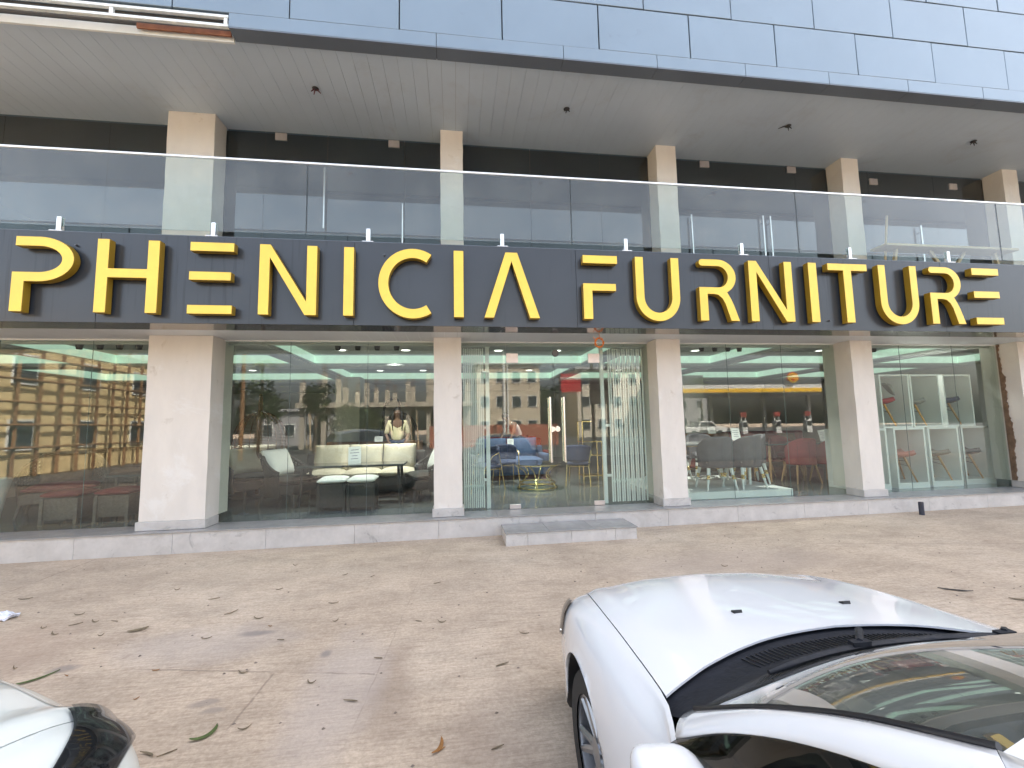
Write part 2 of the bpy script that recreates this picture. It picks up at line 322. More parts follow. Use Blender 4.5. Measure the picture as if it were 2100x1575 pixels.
G = dict(
 ground=ground_mat(),
 pillar=mat('cream_wall_paint', (.665, .625, .575), .75, 0, .05, 2.6, .14, 14, stretch=(1.6, 1.6, .6)),
 granite=marble_mat('grey_veined_tile', (.50, .48, .46), (.17, .16, .155), .38),
 tread=marble_mat('grey_tile_tread', (.30, .29, .28), (.22, .21, .2), .25),
 soffit=mat('white_ceiling_plank', (.62, .645, .67), .42, 0, .05, 1.4),
 usoffit=mat('grey_ceiling_plank', (.51, .59, .675), .42, 0, .07, .6),
 gap=mat('dark_joint', (.03, .03, .033), .8),
 clad=mat('silver_grey_cladding', (.200, .262, .318), .38, .35, .06, .8, coat=.25),
 lipm=mat('slate_cladding_edge', (.15, .175, .215), .4, .2, .05, 1.0),
 fascia=streak_mat('dark_slate_panel', (.036, .042, .051), (.018, .020, .025), .24, 0.0, .8, 9.0),
 yellow=mat('yellow_acrylic', (.88, .60, .06), .28, 0, .06, 3.0, coat=.3),
 yellow_side=mat('gold_letter_return', (.36, .22, .02), .35, .3, .08, 5),
 steel=mat('brushed_steel', (.72, .71, .69), .25, 1.0, .05, 20),
 dsteel=mat('dark_steel', (.12, .12, .13), .4, .8),
 whitesteel=mat('white_painted_steel', (.72, .74, .72), .4, 0, .06, 5),
 mint=mat('pale_mint_paint', (.62, .72, .68), .35, 0, .05, 4),
 frame=mat('galvanised_tube', (.75, .78, .76), .4, .2, .15, 9),
 rust=mat('rust_primer_strip', (.24, .10, .055), .7, 0, .25, 9),
 glass=glass('shopfront_glass', (.86, .91, .88), 1.9, film=.010),
 uglass=glass('upper_window_glass', (.50, .62, .68), 2.2, film=.03),
 rglass=glass('railing_glass', (.86, .92, .90), 1.9, film=.055),
 wall=mat('interior_wall_paint', (.55, .56, .54), .7, 0, .05, 2),
 ceil=mat('interior_ceiling_paint', (.42, .42, .40), .8, 0, .04, 2),
 beam=mat('gypsum_beam_paint', (.52, .53, .52), .6, 0, .04, 2),
 floor=mat('polished_grey_floor_tile', (.15, .16, .157), .12, 0, .15, 1.6),
 ufloor=mat('rough_screed', (.25, .24, .22), .8),
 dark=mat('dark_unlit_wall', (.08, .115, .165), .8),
 cove=emis('mint_cove_face_glow', (.66, .90, .74), .62 / EV),
 lamp=emis('white_lamp_glow', (1, .97, .9), 5 / EV),
 black=mat('black_plastic', (.016, .016, .018), .45, 0, .2, 12),
 rubber=mat('tyre_rubber', (.018, .018, .018), .75, 0, .2, 20, .3, 90),
 gold=mat('polished_gold', (.85, .62, .26), .2, 1.0, .06, 8),
 wood=mat('warm_beech_wood', (.48, .28, .13), .45, 0, .2, 6, stretch=(1, 1, .15)),
 pale_wood=mat('raw_pine_board', (.55, .43, .28), .7, 0, .18, 4, stretch=(.2, 1, 1)),
 wicker=weave_mat('black_wicker', (.045, .041, .040)),
 bwicker=weave_mat('brown_wicker', (.16, .085, .045)),
 gwicker=weave_mat('grey_brown_wicker', (.15, .125, .105)),
 cream=mat('cream_linen', (.58, .52, .41), .85, 0, .06, 12, .2, 120),
 whitec=mat('white_linen', (.88, .87, .84), .85, 0, .04, 12, .2, 120),
 brownc=mat('brown_cushion_fabric', (.20, .115, .07), .9, 0, .25, 9, .3, 100),
 maroon=mat('maroon_fabric', (.19, .028, .03), .85, 0, .15, 9, .2, 100),
 redv=mat('deep_red_velvet', (.25, .018, .022), .8, 0, .15, 6),
 blue=mat('navy_velvet', (.022, .035, .085), .8, 0, .2, 6),
 blue2=mat('steel_blue_velvet', (.05, .085, .17), .8, 0, .15, 6),
 greyv=mat('grey_velvet', (.105, .10, .112), .85, 0, .14, 7),
 pink=mat('salmon_plastic', (.60, .22, .17), .4), taupe=mat('taupe_plastic', (.24, .19, .15), .45), blackp=mat('black_shell_plastic', (.03, .03, .035), .4), crimson=mat('crimson_seat', (.38, .02, .03), .5), amber=mat('amber_wood_leg', (.62, .30, .05), .4),
 whitelac=mat('white_lacquer', (.86, .87, .85), .3, 0, .03, 4),
 tabletop=mat('grey_marble_top', (.32, .31, .30), .15, 0, .2, 4), darktop=mat('dark_glass_top', (.05, .055, .055), .06, 0, .1, 4),
 paper=mat('white_paper', (.85, .85, .83), .8, 0, .03, 20), ink=mat('grey_ink', (.2, .2, .25), .8),
 carpaint=mat('white_car_paint', (.76, .775, .80), .26, 0, .02, 1.2, coat=1.0),
 suvpaint=mat('pearl_white_car_paint', (.62, .66, .64), .3, 0, .02, 1.5, coat=1.0),
 cglass=glass('windscreen_glass', (.50, .60, .54), 2.4, film=.12), sglass=glass('tinted_side_glass', (.10, .11, .13), 1.5), lens=glass('lamp_lens', (.45, .46, .48), 1.1),
 soffitback=mat('grey_plank_backing', (.14, .14, .14), .8),
 dash=mat('charcoal_dashboard', (.035, .035, .036), .7, 0, .2, 20), seat=mat('beige_seat_fabric', (.28, .25, .21), .9), trim=mat('grey_cowl_plastic', (.014, .016, .022), .62, 0, .3, 25, .2, 60, spec=.25),
 chrome=mat('chrome', (.8, .8, .8), .08, 1.0), red_lamp=mat('red_lamp_plastic', (.35, .01, .01), .15), drl=emis('daylight_lamp', (.95, .97, 1.0), 1.6 / EV),
 leaf=mat('dry_leaf', (.18, .14, .085), .8, 0, .35, 20), gleaf=mat('green_leaf', (.07, .10, .025), .6, 0, .3, 20), oleaf=mat('orange_dry_leaf', (.30, .14, .04), .8, 0, .3, 20),
 orange=mat('orange_cable', (.75, .22, .03), .5),
 skin=mat('brown_skin', (.16, .085, .055), .55), hair=mat('black_hair', (.012, .010, .010), .6, 0, .3, 30), yshirt=mat('pale_yellow_shirt', (.62, .55, .36), .85), wshirt=mat('white_shirt', (.85, .83, .8), .85), jeans=mat('dark_denim', (.03, .04, .07), .9), rstripe=mat('red_stripe_cloth', (.42, .10, .08), .85),
)
marks(G['pillar'], (.42, .36, .29), 4.2, .62, .72, .55); marks(G['pillar'], (.75, .74, .72), 1.3, .58, .66, .5)
marks(G['clad'], (.15, .17, .20), 2.2, .64, .74, .35); marks(G['usoffit'], (.36, .37, .38), 1.1, .56, .74, .4); marks(G['yellow'], (.62, .40, .05), 3.0, .60, .74, .35)
marks(G['granite'], (.30, .27, .23), 2.0, .60, .72, .35)
# ------------------------------------------------------------------ GROUND
xs = [-120, -60, -30, -16, -12] + [-11 + i * 1.0 for i in range(27)] + [20, 30, 60, 120]
ys = [-160, -90, -60, -40, -24, -10, -6.5] + [-6 + i * .6 for i in range(21)] + [6.4, 9, 30, 80]
mb = MB(); mb.add([(x, y, gz(x, y)) for y in ys for x in xs], [(j * len(xs) + i, j * len(xs) + i + 1, (j + 1) * len(xs) + i + 1, (j + 1) * len(xs) + i) for j in range(len(ys) - 1) for i in range(len(xs) - 1)])
tag(mb.build('ground', G['ground'], None, smooth=60), 'dusty brown concrete forecourt', None, None, 'structure')
mb = MB(); mb.add([(x, y, gz(x, y) + .004) for y in (-78, -40, -6.5, -5.0) for x in xs], [(j * len(xs) + i, j * len(xs) + i + 1, (j + 1) * len(xs) + i + 1, (j + 1) * len(xs) + i) for j in range(3) for i in range(len(xs) - 1)])  # asphalt stretched well past the street to darken ground mirrored in the glass
tag(mb.build('road', mat('asphalt', (.06, .058, .055), .9, 0, .2, 8, .4, 60)), 'asphalt street across from the shop', None, None, 'structure')

# ------------------------------------------------------------------ BUILDING
FL = .30; ZS = 2.885; ZU = 6.14; XL, XR = -9.2, 21.0; YG = 6.62
bld = thing('shop_building', 'two storey shop building with cream pillars, glass fronts and grey clad upper wall', 'building', (2, 6.3, 0))
# pillars  (x centre, half width)
PIL = [(-3.707, .399), (-.112, .201), (3.335, .201), (6.78, .201), (10.15, .22), (13.6, .2), (17.1, .2), (20.6, .2)]
UPIL = [(-3.72, .31), (-.035, .17), (3.475, .17), (6.90, .165), (10.26, .165), (13.7, .16), (17.1, .16), (20.6, .16)]
def rough_prism(x0, x1, y0, y1, z0, z1, j=.004, n=14):
    """plastered pillar whose arrises are slightly uneven"""
    rnd = random.Random(int(x0 * 1000)); mb = MB()
    def ring(z): return [(x0 + rnd.uniform(-j, j), y0 + rnd.uniform(-j, j) * .5, z), (x1 + rnd.uniform(-j, j), y0 + rnd.uniform(-j, j) * .5, z), (x1 + rnd.uniform(-j, j), y1, z), (x0 + rnd.uniform(-j, j), y1, z)]
    vs_ = []
    for i in range(n + 1): vs_ += ring(z0 + (z1 - z0) * i / n)
    fs = [(i * 4 + k, i * 4 + (k + 1) % 4, i * 4 + 4 + (k + 1) % 4, i * 4 + 4 + k) for i in range(n) for k in range(4)] + [(3, 2, 1, 0), (n * 4, n * 4 + 1, n * 4 + 2, n * 4 + 3)]
    return mb.add(vs_, fs)
for i, (c, h) in enumerate(PIL):
    p = rough_prism(c - h, c + h, 6.30, 6.86, .415, ZS - .002).build('pillar', G['pillar'], bld)
    mb = MB(); mb.box(c - h - .022, c + h + .022, 6.272, 6.60, FL + .002, .413); k = mb.build('skirting', G['granite'], p, bevel=.004)
    if i == 4:   # unfinished edge with exposed brown mortar on the window side
        rnd = random.Random(4); l = []; r_ = []; wv = 0
        for q in range(90):
            z = .42 + q * (2.46 / 89); wv = wv * .8 + rnd.uniform(-.014, .014); l.append((c - h - .006, 6.585, z)); r_.append((c - h - .006, 6.535 + wv - .055 * max(0, math.sin(q * .055 + .3)) ** 2 + rnd.uniform(-.004, .004), z))
        mb = MB(); mb.add(l + r_ + [(a[0] - .02, a[1], a[2]) for a in l] + [(a[0] - .02, a[1], a[2]) for a in r_], [(j, j + 1, 91 + j, 90 + j) for j in range(89)] + [(180 + j, 270 + j, 271 + j, 181 + j) for j in range(89)] + [(90 + j, 91 + j, 271 + j, 270 + j) for j in range(89)])
        mb.build('mortar_edge', mat('raw_brown_mortar', (.17, .11, .07), .95, 0, .35, 14, .8, 30), p)
for c, h in UPIL:
    rough_prism(c - h, c + h, 6.30, 6.61, 3.96, ZU - .002, .005).build('pillar', G['pillar'], bld)
# plinth: tiled riser and tread
mb = MB(); x = XL; rnd = random.Random(3)
while x < XR:
    mb.box(x, x + 1.117, 6.15, 6.22, -.28, .285); x += 1.12
mb.build('plinth', G['granite'], bld, bevel=.003)
mb = MB(); x = XL - .3
while x < XR:
    mb.box(x, x + 1.118, 6.135, YG - .01, .2865, FL); x += 1.12
mb.build('plinth_tread', G['tread'], bld, bevel=.002)
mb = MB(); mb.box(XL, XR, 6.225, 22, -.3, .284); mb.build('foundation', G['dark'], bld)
# entrance step
st = thing('entrance_step', 'low grey tiled step in front of the glass shop doors', 'step', (1.5, 5.8, .04))
mb = MB(); 
for a, b in [(.632, .915), (.918, 1.5), (1.503, 2.1), (2.103, 2.40)]: mb.box(a, b, 5.64, 5.70, -.02, .178)
mb.box(.632, .66, 5.701, 6.132, -.02, .178); mb.box(2.372, 2.40, 5.701, 6.132, -.02, .178); mb.box(.66, 2.372, 5.70, 6.132, -.02, .17)
mb.build('riser', G['granite'], st, bevel=.003)
mb = MB(); 
for a, b in [(.622, 1.2), (1.203, 1.8), (1.803, 2.412)]: mb.box(a, b, 5.628, 6.133, .18, .195)
mb.build('tread', G['tread'], st, bevel=.003)
# floor, ceilings and walls of the showroom
mb = MB(); mb.box(XL, XR, YG + .004, 17, .27, FL - .001); mb.build('shop_floor', G['floor'], bld)
mb = MB(); mb.box(XL, XR, 16.2, 16.4, FL, 3.3); mb.box(XL, XL + .2, 6.7, 16.2, FL, 3.3); mb.box(12.6, 12.8, 6.9, 16.2, FL, 3.3); mb.build('showroom_wall', G['wall'], bld)
mb = MB(); mb.box(XL, XR, YG + .1, 16.2, 3.07, 3.2); mb.build('showroom_ceiling', G['ceil'], bld)
BX = [(-8.9, -6.9), (-6.5, -3.15), (-2.85, 2.76), (3.1, 5.81), (6.15, 9.35), (9.7, 12.5)]; BY = [(6.75, 9.1), (9.5, 12.2), (12.6, 15.9)]
mb = MB()
prev = XL + .2
for a, b in BX + [(12.6, None)]:
    mb.box(prev, a, 6.70, 16.2, 2.83, 3.068); prev = b
for (a, b) in BX:
    py = 6.64
    for (c, d) in BY + [(16.2, None)]:
        mb.box(a + .001, b - .001, max(py, 6.701), c, 2.8305, 3.0675); py = d
mb.build('ceiling_beam', G['beam'], bld, bevel=.012)
mb = MB()      # small cornice lips under the light coves
for (a, b) in BX:
    for (c, d) in BY:
        t = .05
        mb.box(a, b, c, c + t, 2.85, 2.885); mb.box(a, b, d - t, d, 2.85, 2.885); mb.box(a, a + t, c + t, d - t, 2.85, 2.885); mb.box(b - t, b, c + t, d - t, 2.85, 2.885)
mb.build('cornice', G['beam'], bld)
for (a, b) in BX:
    for (c, d) in BY[:2]:
        t = .006; mb = MB(); z0, z1 = 2.90, 3.062
        mb.box(a + t, b - t, d - t, d - .001, z0, z1); mb.box(a + .001, a + t, c, d, z0, z1); mb.box(b - t, b - .001, c, d, z0, z1)
        mb.build('glowing_cove_face', G['cove'], bld)  # cove faces glow themselves in place of light from hidden LED strips
def downlight(x, y, z=3.068):
    mb = MB(); mb.lathe([(.115, 0), (.115, -.012), (.085, -.012), (.085, 0)], (x, y, z), 20); o = mb.build('downlight', G['whitesteel'], bld, smooth=40)
    mb = MB(); mb.lathe([(.083, 0), (.083, -.006)], (x, y, z - .003), 20); mb.build('lamp_disc', G['lamp'], o)
DL = [(-2.16, 8.445), (-.955, 8.43), (.857, 8.44), (2.051, 8.42), (5.03, 8.36), (7.906, 8.30), (-5.083, 11.5), (-1.973, 11.6), (-.857, 11.6), (2.024, 11.6), (4.6, 11.6), (-4.9, 8.4), (7.2, 11.6), (10.8, 8.4)]
for x, y in DL: downlight(x, y)
for x, y in [(-1.9, 7.3), (1.4, 8.2), (4.6, 7.5), (8.6, 7.3), (-1.6, 8.8), (1.2, 9.9), (4.6, 9.7), (-5, 10.4)]:
    la = bpy.data.lights.new('added_fill_light', 'AREA'); la.shape = 'DISK'; la.size = .2; la.spread = R(105); la.energy = {-1.9: 17, 8.6: 16}.get(x, 42) / EV; la.color = (1, .97, .92)
    lo = bpy.data.objects.new('added_fill_light', la); COL.objects.link(lo); lo.location = (x + .35, y, 3.045);  # added lamps without fixtures, set off the downlights to brighten furniture and woman
# small dark spotlights just inside the glass heads
for xs_ in [(-5.45, -5.18, -4.92, -4.66), (-1.83, -1.53, -1.23, -.93), (4.3, 4.55, 4.8, 5.02), (7.3, 7.52, 7.74)]:
    for x in xs_:
        mb = MB(); mb.lathe([(.0, .0), (.035, .0), (.045, .05), (.045, .09), (.02, .095)], (x, 6.95, 2.80), 14); mb.box(x - .008, x + .008, 6.942, 6.958, 2.89, 2.91)
        mb.build('spotlight', G['black'], bld, smooth=40)
for x in (-2.65, 6.5): 
    rough_prism(x - .3, x + .3, 11.0, 11.6, FL + .001, 2.829, .001).build('interior_column', G['wall'], bld)
# lower soffit planks
mb = MB(); x = XL
while x < XR: mb.box(x, x + .1785, 5.872, YG - .012, ZS, ZS + .02); x += .181
mb.build('lower_soffit', G['soffit'], bld)
mb = MB(); mb.box(XL, XR, 5.52, YG + .09, ZS + .022, ZS + .15); mb.build('soffit_frame', G['soffitback'], bld)
mb = MB(); mb.box(XL, XR, YG - .011, YG + .05, ZS - .018, ZS + .018); mb.build('glass_head_channel', G['whitesteel'], bld)
# balcony slab and upper room
mb = MB(); mb.box(XL, XR, 5.53, 17, 3.45, 3.955); mb.build('balcony_slab', G['ufloor'], bld)
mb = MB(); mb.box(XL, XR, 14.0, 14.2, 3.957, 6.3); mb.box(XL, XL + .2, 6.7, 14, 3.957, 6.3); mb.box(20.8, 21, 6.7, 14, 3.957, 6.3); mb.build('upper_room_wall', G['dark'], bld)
mb = MB(); x = XL
while x < XR: mb.box(x, x + .1785, 4.96, 6.66, ZU, ZU + .02); x += .181
mb.build('upper_soffit', G['usoffit'], bld)
mb = MB(); mb.box(XL, XR, 4.9, 14, ZU + .022, ZU + .3); mb.build('upper_slab', G['soffitback'], bld)
mb = MB(); mb.box(XL, XR + 26, 4.92, 17, ZU + .32, 19.0); mb.build('upper_wall_sun_block', G['gap'], bld)  # upper wall raised and run past the shop to keep the forecourt shaded
# cladding panels in running bond
PW, J1 = 1.2284, 6.262; RH = .622; mb = MB(); g = .007
for r in range(20):
    off = -1.861 + (.5 * PW if r % 2 else 0) - 6 * PW; z0 = J1 + r * RH
    for k in range(20):
        x0 = off + k * PW; x1 = x0 + PW
        if x1 < XL or x0 > XR: continue
        dz = .0012 * math.sin(k * 7.3 + r * 3.1)
        mb.box(max(x0, XL) + g, min(x1, XR) - g, 4.78 + dz, 4.90, z0 + g, z0 + RH - g, Matrix.Rotation(R(.22) * math.sin(k * 12.9 + r * 7.7), 3, 'Z') @ Matrix.Rotation(R(.25) * math.sin(k * 4.1 + r * 17.3), 3, 'X'))
mb.build('cladding', G['clad'], bld, bevel=.004, bseg=1)
# bottom edge trim with its underside return, missing over the left end where the steel frame shows
LIPX = [-2.50, -1.90, -.20, 1.355, 2.583, 3.81, 5.04, 6.27, 7.5, 8.73, 9.96, 11.2, 12.4, 13.65, 14.9, 16.1, 17.3, 18.6, 19.8, 21.0]
LIPX = [-2.50, -.20, 1.355, 2.583, 3.81, 5.04, 6.27, 7.5, 8.73, 9.96, 11.2, 12.4, 13.65, 14.9, 16.1, 17.3, 18.6, 19.8, 21.0]
mb = MB(); mu = MB()
for a, b in zip(LIPX[:-1], LIPX[1:]):
    mb.box(a + .003, b - .003, 4.772, 4.80, 6.092, J1 - .003)
    mu.box(a + .003, b - .003, 4.774, 4.955, 6.078, 6.090)
mb.build('edge_trim', G['clad'], bld, bevel=.003); mu.build('edge_underside', G['lipm'], bld)
mb = MB(); mb.box(-2.5, XR, 4.801, 4.95, 6.0915, 6.14); mb.build('edge_backing', G['gap'], bld)
mb = MB()
for z in (6.105, 6.215): mb.box(XL, -2.51, 4.79, 4.83, z, z + .032)
for x in (-8.5, -7.3, -6.1, -4.9, -3.72, -2.56): mb.box(x, x + .04, 4.795, 4.825, 6.137, 6.215)
mb.build('bare_frame', G['frame'], bld, bevel=.003)
mb = MB(); mb.box(-3.5, -2.52, 4.88, 4.90, 6.075, 6.135); mb.build('primer_strip', G['rust'], bld)
mb = MB(); mb.box(XL, -2.51, 4.93, 4.957, 6.045, 6.14); mb.build('soffit_edge_trim', G['whitesteel'], bld)
# glass: one pane per sheet
def pane(x0, x1, z0, z1, m, y=YG, name='window_pane'):
    mb = MB(); mb.box(x0 + .003, x1 - .003, y, y + .010, z0, z1); return mb.build(name, m, bld)
W1 = [-9.0, -8.4, -7.3, -6.16, -5.019, -4.108]; W2 = [-3.306, -2.408, -1.306, -.314]; W4 = [3.537, 4.538, 5.556, 6.578]; W5 = [6.982, 7.888, 8.992, 9.93]
for W in (W1, W2, W4, W5, [10.4, 11.4, 12.4, 13.4], [13.8, 15.3, 16.9], [17.3, 18.8, 20.4]):
    for a, b in zip(W[:-1], W[1:]): pane(a, b, FL + .002, ZS - .02, G['glass'])
mb = MB()
for W in (W1, W2, W4, W5):
    for x in W[1:-1]: mb.box(x - .002, x + .002, YG + .001, YG + .009, FL + .002, ZS - .02)
mb.build('silicone_joint', mat('dark_green_silicone', (.10, .14, .13), .5), bld)
# entrance glazing
pane(.090, .786, FL + .002, ZS - .02, G['glass']); pane(2.316, 3.133, FL + .002, ZS - .02, G['glass'])
pane(.786, 2.316, 2.645, ZS - .02, G['glass'], name='transom_pane')
for side, (a, b) in (('l', (.790, 1.546)), ('r', (1.552, 2.312))):
    mb = MB(); mb.box(a + .003, b - .003, YG, YG + .012, FL + .012, 2.64); d = mb.build('glass_door', G['glass'], bld)
    hx = 1.466 if side == 'l' else 1.686
    mb = MB(); mb.tube([(hx, YG - .065, .99), (hx, YG - .065, 2.0)], .017, 14); mb.tube([(hx, YG - .065, 1.16), (hx, YG + .06, 1.16)], .008, 8); mb.tube([(hx, YG - .065, 1.84), (hx, YG + .06, 1.84)], .008, 8); mb.tube([(hx, YG + .065, .99), (hx, YG + .065, 2.0)], .017, 14)
    mb.build('handle', G['steel'], d, smooth=40)
    fx = (a, a + .19) if side == 'l' else (b - .19, b)
    mb = MB(); mb.box(fx[0], fx[1], YG - .012, YG + .022, 2.55, 2.70); mb.build('top_fitting', mat('satin_pinkish_steel', (.62, .56, .53), .35, .8), d, bevel=.003)
    mb = MB(); mb.box(fx[0] + .02, fx[1] + .0, YG - .012, YG + .022, FL + .004, .37); mb.build('bottom_fitting', MATS['satin_pinkish_steel'], d, bevel=.003)
    lx = 1.510 if side == 'l' else 1.588
    mb = MB(); mb.lathe([(.0, -.016), (.040, -.016), (.046, -.008), (.046, 0)], (lx, YG, 1.50), 20, 'y'); mb.build('lock', G['steel'], d, smooth=40)
mb = MB(); mb.lathe([(.0, -.02), (.052, -.02), (.058, -.01), (.058, 0)], (1.585, YG, 2.705), 20, 'y'); mb.build('door_closer_disc', G['dsteel'], bld, smooth=40)
# upper glass front with door leaves, fittings and long handles
UW = [(-9, [-7.7, -6.35, -5.0], -4.04), (-3.40, [-2.86, -1.95, -.78], -.21), (.14, [1.246, 2.444], 3.30), (3.65, [4.236, 6.10], 6.73), (7.07, [7.593, 9.0], 10.09), (10.44, [11.5], 13.5), (13.9, [15.5], 16.9), (17.3, [18.8], 20.4)]
for a, ms, b in UW:
    e = [a] + ms + [b]
    for p, q in zip(e[:-1], e[1:]): pane(p, q, 3.98, ZU - .002, G['uglass'])
for x, z in [(-2.637, 6.06), (-.946, 6.06), (4.358, 6.06), (6.042, 6.06), (7.709, 5.93), (9.434, 5.93)]:
    mb = MB(); mb.box(x - .085, x + .085, YG - .014, YG + .024, z - .05, z + .065); mb.build('patch_fitting', MATS['satin_pinkish_steel'], bld, bevel=.003)
for x, z0, z1 in [(-1.97, 4.60, 5.57), (-.80, 4.25, 5.05), (4.02, 4.25, 5.1), (5.36, 4.3, 5.14), (5.50, 4.3, 5.14), (8.55, 4.3, 5.1)]:
    mb = MB(); mb.tube([(x, YG - .06, z0), (x, YG - .06, z1)], .016, 12)
    for z in (z0 + .12, z1 - .12): mb.tube([(x, YG - .06, z), (x, YG + .03, z)], .008, 8)
    mb.build('door_handle', G['steel'], bld, smooth=40)

# ------------------------------------------------------------------ SIGN
sign = thing('shop_sign', 'long dark grey fascia sign with raised yellow letters reading PHENICIA FURNITURE', 'sign', (1.7, 5.5, 2.87))
ZB, ZT = 2.868, 3.958
mb = MB(); e = [XL, -7.07, -4.17, -1.266, 1.638, 4.532, 7.43, 10.3, 13.2, 16.1, 19.0, XR]
for a, b in zip(e[:-1], e[1:]): mb.box(a + .002, b - .002, 5.5, 5.518, ZB, ZT)
mb.build('sign_board', streak_mat('fascia_face', (.036, .042, .051), (.018, .020, .025), .24, 0, .75, 9.0), sign, bevel=.002, bseg=1)
mb = MB()
for a, b in zip(e[:-1], e[1:]): mb.box(a + .002, b - .002, 5.519, 5.868, ZB + .001, ZB + .012)
mb.build('underside_panel', mat('glossy_slate_underside', (.05, .055, .065), .12, 0, .1, 2, coat=.6), sign)
mb = MB(); mb.box(XL, XR, 5.519, 5.56, ZB + .014, ZT - .004); mb.build('sign_frame', G['gap'], sign)
mb = MB(); mb.box(XL, XR, 5.519, 5.80, ZT - .003, ZT + .012); mb.build('top_flashing', G['lipm'], sign)
ZL, ZH = 2.958, 3.834; YF, YK = 5.382, 5.472; SV, SH = .125, .108
def stroke(pts, wd):
    """outline of a constant width stroke through pts in (x, z), mitred"""
    n = len(pts); L_ = []; R_ = []
    for i in range(n):
        p = Vector(pts[i]); a = Vector(pts[max(i - 1, 0)]); b = Vector(pts[min(i + 1, n - 1)])
        d1 = (p - a).normalized() if i > 0 else (b - p).normalized(); d2 = (b - p).normalized() if i < n - 1 else d1
        t = (d1 + d2).normalized(); nr = Vector((-t.y, t.x)); s = wd / 2 / max(.3, nr.dot(Vector((-d1.y, d1.x))))
        L_.append(tuple(p + nr * s)); R_.append(tuple(p - nr * s))
    return L_ + R_[::-1]
def arc(cx, cz, rx, rz, a0, a1, n=14): return [(cx + rx * math.cos(R(a0 + (a1 - a0) * i / n)), cz + rz * math.sin(R(a0 + (a1 - a0) * i / n))) for i in range(n + 1)]
def rect(x0, x1, z0, z1): return [(x0, z0), (x1, z0), (x1, z1), (x0, z1)]
h = SV / 2
LET = []
zc = 3.4145 - .0555 + .001
def P_(x0, x1):
    zb = 3.307; cz = (ZH + zb) / 2; ro = (ZH - zb) / 2; xo = x1 - .36
    return [[(x0 + .012, ZH)] + arc(xo, cz, .36, ro, 90, -90, 22) + [(x0 + SV, zb), (x0 + SV, ZL), (x0 - .002, ZL), (x0 - .002, zb + .11)] + arc(xo, cz, .36 - .122, ro - .111, -90, 90, 18) + [(x0 + .012, ZH - .112)]]
def H_(x0, x1): return [[(x0, ZL), (x0 + SV, ZL), (x0 + SV, 3.374), (x1 - SV, 3.374), (x1 - SV, ZL), (x1, ZL), (x1, ZH), (x1 - SV, ZH), (x1 - SV, 3.484), (x0 + SV, 3.484), (x0 + SV, ZH), (x0, ZH)]]
def E_(x0, x1): return [rect(x0, x1, ZH - .11, ZH), rect(x0, x1 - .025, 3.367, 3.472), rect(x0 - .005, x1, ZL, ZL + .107)]
def N_(x0, x1): return [[(x0, ZL), (x0 + SV * .95, ZL), (x0 + SV * .95, 3.665), (x1 - SV * 1.08, ZL), (x1, ZL), (x1, ZH), (x1 - SV * .97, ZH), (x1 - SV * .97, 3.135), (x0 + SV * .98, ZH), (x0, ZH)]]
def I_(x0, x1): return [rect(x0, x1, ZL, ZH)]
def C_(x0, x1):
    cx = x0 + .43; return [stroke(arc(cx, 3.387, .43 - .066, .4465 - .055, 57, 303, 36), .124)]
def A_(x0, x1):
    c = (x0 + x1) / 2; return [[(x0, ZL), (x0 + .125, ZL), (c, 3.71), (x1 - .132, ZL), (x1, ZL), (c + .078, ZH), (c - .078, ZH)]]
def F_(x0, x1): return [rect(x0 + .01, x1, ZH - .112, ZH), [(x0 + .005, ZL), (x0 + .13, ZL), (x0 + .13, 3.345), (x1 - .03, 3.345), (x1 - .03, 3.446), (x0 + .005, 3.446)]]
def U_(x0, x1):
    rx = (x1 - x0) / 2 - SV / 2; c = (x0 + x1) / 2; zc_ = 2.946 + .33
    return [stroke([(x0 + SV / 2, ZH), (x0 + SV / 2, zc_ + .02)] + arc(c, zc_, rx, .33 - .055, 180, 360, 22) + [(x1 - SV / 2, zc_ + .02), (x1 - SV / 2, ZH)], .118)]
def R_(x0, x1):
    zb = 3.336; cz = (ZH + zb) / 2; ro = (ZH - zb) / 2; rx = .27; xo = x0 + .555 - rx
    return [arc(x0 + .055, ZH - .045, .043, .045, 180, 90, 5) + arc(xo, cz, rx, ro, 90, -62, 20) + [(x0 + .465, 3.27), (x0 + .50, 3.19), (x0 + .578, ZL), (x0 + .448, ZL), (x0 + .375, 3.20), (x0 + .335, 3.275), (x0 + .275, 3.325), (x0 + .21, zb), (x0 + .118, zb), (x0 + .118, ZL), (x0 - .004, ZL), (x0 - .004, zb + .098)] + arc(xo, cz, rx - .122, ro - .098, -90, 90, 16) + arc(x0 + .055, ZH - .055, .043, .043, 270, 190, 5)]
def T_(x0, x1): c = x0 + .318; return [[(c - .065, ZL), (c + .065, ZL), (c + .065, ZH - .105), (x1, ZH - .105), (x1, ZH), (x0, ZH), (x0, ZH - .105), (c - .065, ZH - .105)]]
